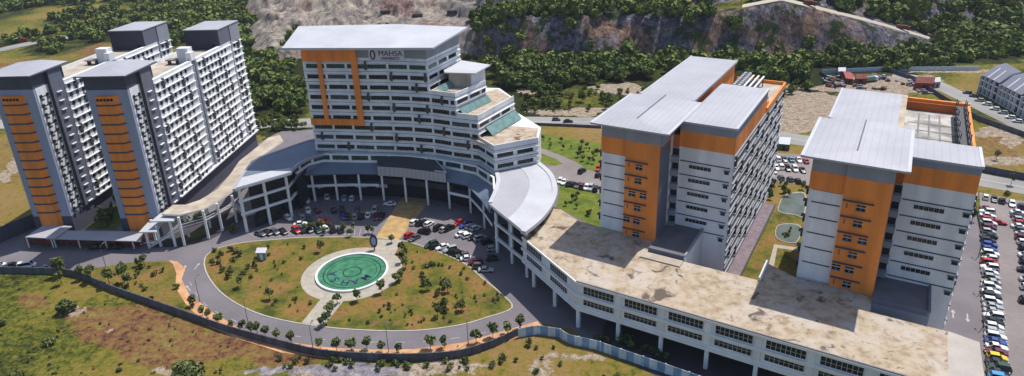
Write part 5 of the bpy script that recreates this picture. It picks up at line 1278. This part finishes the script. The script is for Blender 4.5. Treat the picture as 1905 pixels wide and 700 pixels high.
# terraced houses
def terrace_house(px, zt, label, i):
    P = G(px); e = thing('terraced_house', label, 'house', (*P[0], 0)); a, b_, c_, d_ = P
    part(e, 'wall', lambda b: b.prism(P, 0, zt, 'grey_wall'))
    m1 = ((a[0]+d_[0])/2, (a[1]+d_[1])/2); m2 = ((b_[0]+c_[0])/2, (b_[1]+c_[1])/2)
    def ex(p, q, k): return (p[0]+(p[0]-q[0])*k, p[1]+(p[1]-q[1])*k)
    A_, B_, C_, D_ = ex(a, d_, .06), ex(b_, c_, .06), ex(c_, b_, .06), ex(d_, a, .06)
    part(e, 'roof', lambda b: (b.face([(*A_, zt), (*B_, zt), (*m2, zt+1.6), (*m1, zt+1.6)], 'mid_grey'), b.face([(*m1, zt+1.6), (*m2, zt+1.6), (*C_, zt), (*D_, zt)], 'mid_grey'), b.face([(*D_, zt), (*A_, zt), (*m1, zt+1.6)], 'white_wall'), b.face([(*B_, zt), (*C_, zt), (*m2, zt+1.6)], 'white_wall')))
    for f_ in (.33, .66):
        p = tuple(A_[k]+(B_[k]-A_[k])*f_ for k in (0, 1)); q = tuple(m1[k]+(m2[k]-m1[k])*f_ for k in (0, 1)); part(e, 'roof_strip', lambda b: b.beam((*p, zt+.1), (*q, zt+1.7), .6, .2, 'metal_roof'))
    # front: a->b facing street (polyline right side outward)
    fl_ = [a, b_]; Lf = length(fl_)
    wn = []; n = max(3, int(Lf/3.3))
    for k in range(n):
        s0 = k*Lf/n
        part(e, 'party_wall', lambda b: b.wall(sub(fl_, s0+.01, s0+.3), 0, zt-.3, 0, 1.3, 'white_wall'))
        for z_ in (.3, 3.6, 6.6):
            if z_+2 > zt: continue
            w_ = MB(); w_.wall(sub(fl_, s0+.7, s0+Lf/n-.5), z_, z_+2.0, .0, .08, 'glass'); w_.wall(sub(fl_, s0+.5, s0+Lf/n-.3), z_-.3, z_+.3 if z_ > 1 else z_, .6, .8, 'white_frame'); wn.append((0, w_))
    windows(wn, e)
    fl2 = [d_, a]
    for z_ in (3.6, 6.4):
        if z_+1.5 < zt: part(e, 'window', lambda b: b.wall(sub(fl2, length(fl2)*.3, length(fl2)*.6), z_, z_+1.3, .0, .08, 'glass'))
terrace_house([(1822,172),(1853,188),(1890,168),(1862,150)], 9.0, 'grey roofed terraced house row farthest up the street, left of the three', 0)
terrace_house([(1856,191),(1893,212),(1932,190),(1895,170)], 9.0, 'grey roofed terraced house row in the middle of the three', 1)
terrace_house([(1896,215),(1940,240),(1985,215),(1938,192)], 9.0, 'grey roofed terraced house row nearest, cut by the right picture edge', 2)
for i, (px, py) in enumerate(((1800,172),(1812,178),(1822,186),(1836,193),(1851,202),(1866,209),(1880,218),(1893,225))):
    x, y = at(px, py, .7); car(x, y, 2.6, random.choice(['white', 'silver', 'white', 'grey']), 'hatch', f'pale car parked in front of the terraced houses, {ORD[i]} from the upper left', 'cars in front of the terraced houses', False)

# ------------------------------------------------------------------ lamp posts
def lamp(px, py, h_, label):
    x, y = at(px, py); e = thing('street_lamp', label, 'lamp post', (x, y, 0), 'lamp posts along the drive')
    part(e, 'pole', lambda b: b.cyl(x, y, 0, h_, .10, 'pole', 8, .06)); part(e, 'arm', lambda b: b.beam((x, y, h_-.1), (x+.2, y+1.3, h_+.15), .08, .08, 'pole')); part(e, 'lamp_head', lambda b: b.beam((x+.2, y+1.2, h_+.13), (x+.3, y+1.9, h_+.2), .3, .12, 'pole'))
for px, py, h_, l in ((583,652,7,'left of the three lamp posts along the bottom of the drive'),(723,655,7,'middle of the three lamp posts along the bottom of the drive'),(871,640,7,'right of the three lamp posts along the bottom of the drive'),(462,603,7,'lamp post on the drive where its curve bends up to the left'),(372,561,7,'lamp post where the drive narrows near the ochre verge'),(197,497,7,'lamp post on the sunny paved area by the left wall'),(1820,478,6,'thin lamp post on the access road fence, farthest of three'),(1824,545,6,'thin lamp post on the access road fence, middle of three'),(1828,610,6,'thin lamp post on the access road fence, nearest of three')):
    lamp(px, py, h_, l)

# ------------------------------------------------------------------ planting
def P_(px, py, protos, s, label, grp, z=0, name='tree', cat='tree'):
    x, y = at(px, py); return plant(name, random.choice(protos), x, y, z, s, label, cat, grp)
for px, py in ((358,568),(377,586),(388,592),(408,601),(431,610),(453,614),(468,618),(479,620),(494,626)):
    P_(px, py+2, YNG, random.uniform(.8, 1.15), 'young round tree on the ochre verge where the drive curves down from the left', 'young trees on the ochre verge, left part', name='young_tree')
for px, py in ((516,631),(543,636),(596,647),(627,653),(654,651),(683,650),(711,654),(741,654)):
    P_(px, py+2, YNG, random.uniform(.95, 1.25), 'young round tree on the verge at the bottom of the drive, left of the gap', 'young trees on the verge, bottom part', name='young_tree')
for px, py in ((801,647),(827,646),(886,636),(917,626),(944,620),(969,610)):
    P_(px, py+2, YNG, random.uniform(1.0, 1.3), 'young round tree on the verge between the gap and the blue hoarding', 'young trees on the verge, right part', name='young_tree')
for px, py, s_ in ((729,450,.9),(748,468,1.1),(756,474,.9),(749,487,1.2),(755,498,1.2),(738,524,1.1),(747,519,1.1),(711,543,1.2),(665,558,1.2),(628,563,1.0),(613,585,1.1),(607,600,1.1),(598,606,.9),(617,578,1.0)):
    P_(px, py+3, YNG, s_, 'small dark crowned tree in the arc around the right side of the fountain plaza', 'small trees around the fountain plaza', .15, 'young_tree')
for px, py, s_, l in ((115,514,1.15,'tallest slim tree behind the corner of the perimeter wall at left'),(116,530,.8,'low bushy tree in front of the corner of the perimeter wall'),(153,521,.75,'slim small tree just right of the wall corner'),(172,524,.95,'slender light tree second right of the wall corner'),(205,533,.95,'dense oval tree in the left verge group'),(232,527,1.15,'tallest loose tree in the left verge group'),(240,534,.8,'lower tree leaning right of the tallest in the left verge group'),(270,497,.7,'small loose tree by the paving left of the drive'),(257,496,.5,'tiny tree beside the paving left of the drive')):
    P_(px, py, TALL, s_, l, None, name='slim_tree')
x, y = at(436, 432); plant('shrub_tree', BUSH[0], x, y, 0, .7, 'round dark tree under the covered walkway by the lawn', 'tree')
for px, py, s_, l, pr in ((127,580,1.0,'round bush on the bare patch in the rough grass at left',0),(355,712,1.5,'big bushy tree at the bottom edge of the picture',1),(94,640,.6,'low spreading bush in the lower left rough grass',1),(5,605,.5,'bush at the left edge of the rough grass',0),(30,712,.7,'bush at the bottom left corner',1),(222,690,.3,'tiny bush low in the rough grass',0)):
    x, y = at(px, py); plant('bush', BUSH[pr], x, y, -.2, s_, l, 'bush')
# garden plants
r_ = random.Random(5)
def region(poly, n, protos, smin, smax, label, grp, z=.15, name='shrub', cat='shrub'):
    xs_ = [p[0] for p in poly]; ys_ = [p[1] for p in poly]; k = 0
    while k < n:
        px, py = r_.uniform(min(xs_), max(xs_)), r_.uniform(min(ys_), max(ys_))
        if not inpoly(np.array([px]), np.array([py]), poly)[0]: continue
        x, y = at(px, py)
        if math.hypot(x-FC[0], y-FC[1]) < 15: continue
        P_(px, py, protos, r_.uniform(smin, smax), label, grp, z, name, cat); k += 1
region([(395,480),(400,510),(430,545),(500,580),(560,595),(590,550),(560,520),(570,480),(600,460),(640,455),(500,455),(430,462)], 34, SHR, .35, .8, 'low dark shrub scattered over the left half of the oval lawn', 'shrubs on the left half of the lawn')
region([(395,470),(395,500),(430,530),(470,520),(480,470),(440,460)], 16, SHR, .8, 1.3, 'dark bushy shrub in the thicket at the left tip of the oval lawn', 'shrubs at the left tip of the lawn')
region([(745,455),(830,480),(880,505),(925,545),(935,572),(850,600),(760,610),(640,607),(640,590),(700,575),(750,540),(765,500)], 54, SHR, .35, .8, 'low dark shrub scattered over the right half of the oval lawn', 'shrubs on the right half of the lawn')
region([(790,490),(860,510),(870,580),(800,590),(780,540)], 16, SHR, .8, 1.3, 'taller shrub in the dense middle of the right half of the lawn', 'shrubs in the middle of the right lawn')
for px, py, l in ((833,545,'darkest round tree in the right half of the oval lawn'),(829,575,'dark tree below the darkest round one in the right lawn'),(858,580,'pale green spreading tree in the right lawn near its tip'),(815,590,'low spreading tree in the lower right lawn'),(795,540,'loose pale tree left of the darkest round one'),(449,535,'single young tree in the left half of the lawn'),(502,558,'slim young tree in the lower left lawn'),(598,470,'small tree above the fountain plaza on the left lawn')):
    P_(px, py, YNG, 1.15, l, None, .15, 'young_tree')
region([(560,425),(700,425),(700,441),(560,441)], 14, YNG, .7, 1.05, 'small pale leafy tree between the parked row and the top edge of the lawn', 'small trees at the top edge of the lawn', 0, 'young_tree', 'tree')
region([(160,522),(250,500),(318,495),(335,540),(400,600),(300,570),(215,545)], 14, SHR, .6, 1.2, 'low shrub on the triangular lawn left of the drive', 'shrubs on the left triangular lawn', .05)
region([(1000,255),(1115,275),(1115,310),(1080,300),(1010,275)], 22, YNG, .5, .95, 'small tree on the green lawn between tower and orange block', 'small trees on the lawn behind the lot', .05, 'young_tree', 'tree')
region([(1045,355),(1115,370),(1115,415),(1050,385)], 8, YNG, .5, .9, 'small tree on the lawn patch beside the curved wing roof', 'small trees beside the right wing', .05, 'young_tree', 'tree')
region([(1435,345),(1500,345),(1490,362),(1440,375),(1425,400)], 14, YNG, .6, 1.0, 'small tree in the garden strip by the larger pond', 'small trees by the ponds', .05, 'young_tree', 'tree')
region([(1450,430),(1480,425),(1480,448),(1455,446)], 7, SHR, .5, .8, 'water plant in the smaller pond between the blocks', 'plants in the smaller pond', .2, 'pond_plant', 'plant')
region([(1828,400),(1834,500),(1842,650),(1848,690),(1840,690),(1830,500),(1822,400)], 26, SHR, .5, .9, 'low shrub in the narrow strip between fence and long car row', 'shrubs in the fence strip', .05)
for px, py, l in ((1808,412,'yellow green tree beside the corner of the farthest block'),(1853,298,'round dark tree left of the ochre ground beyond the far road'),(1870,375,'small tree at the far end of the big lot'),(1880,345,'small bush on the far verge')):
    P_(px, py, TALL, .7, l, None, name='slim_tree')
region([(1400,165),(1480,150),(1520,160),(1500,175),(1440,185)], 26, FOR, .35, .6, 'low bush on the green slope beside the vacant ground', 'bushes beside the vacant ground', 0, 'bush', 'bush')
region([(455,222),(570,222),(570,231),(455,231)], 16, FOR, .35, .55, 'roadside bush behind the far road left of the tower', 'bushes along the far road', 0, 'bush', 'bush')
region([(475,237),(568,238),(565,246),(478,246)], 26, YNG, .7, 1.2, 'hedge tree in front of the far road left of the tower', 'hedge trees left of the tower', 0, 'hedge_tree', 'tree')
region([(1010,625),(1090,680),(1180,720),(1000,720),(960,660)], 10, SHR, .6, 1.3, 'green shrub on the rough ground below the blue hoarding', 'shrubs below the hoarding', 0)
region([(1110,610),(1190,640),(1300,690),(1200,665),(1110,640)], 16, SHR, .9, 1.5, 'dark reddish shrub in the shade between podium columns and hoarding', 'shrubs behind the hoarding', 0)
region([(500,665),(980,668),(960,690),(520,690)], 40, SHR, .5, 1.1, 'dry scrub along the outside foot of the perimeter wall', 'scrub outside the perimeter wall', 0)

sheet('lawn', G([(150,425),(215,428),(232,405),(300,330),(275,330),(180,390)]), .045, 'lawn_green')
region([(160,420),(215,424),(262,350),(245,350),(190,385)], 12, TALL, .6, 1.1, 'dark tree in the shaded strip between the two hostels', 'trees between the hostels', 0, 'tree', 'tree')
region([(285,420),(345,425),(420,395),(400,385),(330,400)], 9, SHR, 1.0, 1.8, 'shrub in the bed under the covered walkway', 'shrubs under the covered walkway', 0)
region([(40,520),(330,600),(480,650),(480,698),(0,698),(0,530)], 60, SHR, .25, .6, 'low tuft of weeds in the rough grass outside the wall at lower left', 'weed tufts in the rough grass', -.1, 'weed', 'plant')
# ------------------------------------------------------------------ air
HAZE = 0.00007
if HAZE:
    b = MB(); b.prism([(-2800,-60),(2800,-60),(2800,2750),(-2800,2750)], -30, 175, 'glass'); o = b.build('haze'); o['kind'] = 'stuff'
    o.data.materials.clear(); m = bpy.data.materials.new('air'); m.use_nodes = True; t = m.node_tree; t.nodes.remove(t.nodes['Principled BSDF'])
    v = t.nodes.new('ShaderNodeVolumePrincipled'); v.inputs['Color'].default_value = (.72,.82,1,1); v.inputs['Density'].default_value = HAZE
    t.links.new(v.outputs[0], t.nodes['Material Output'].inputs['Volume']); o.data.materials.append(m)
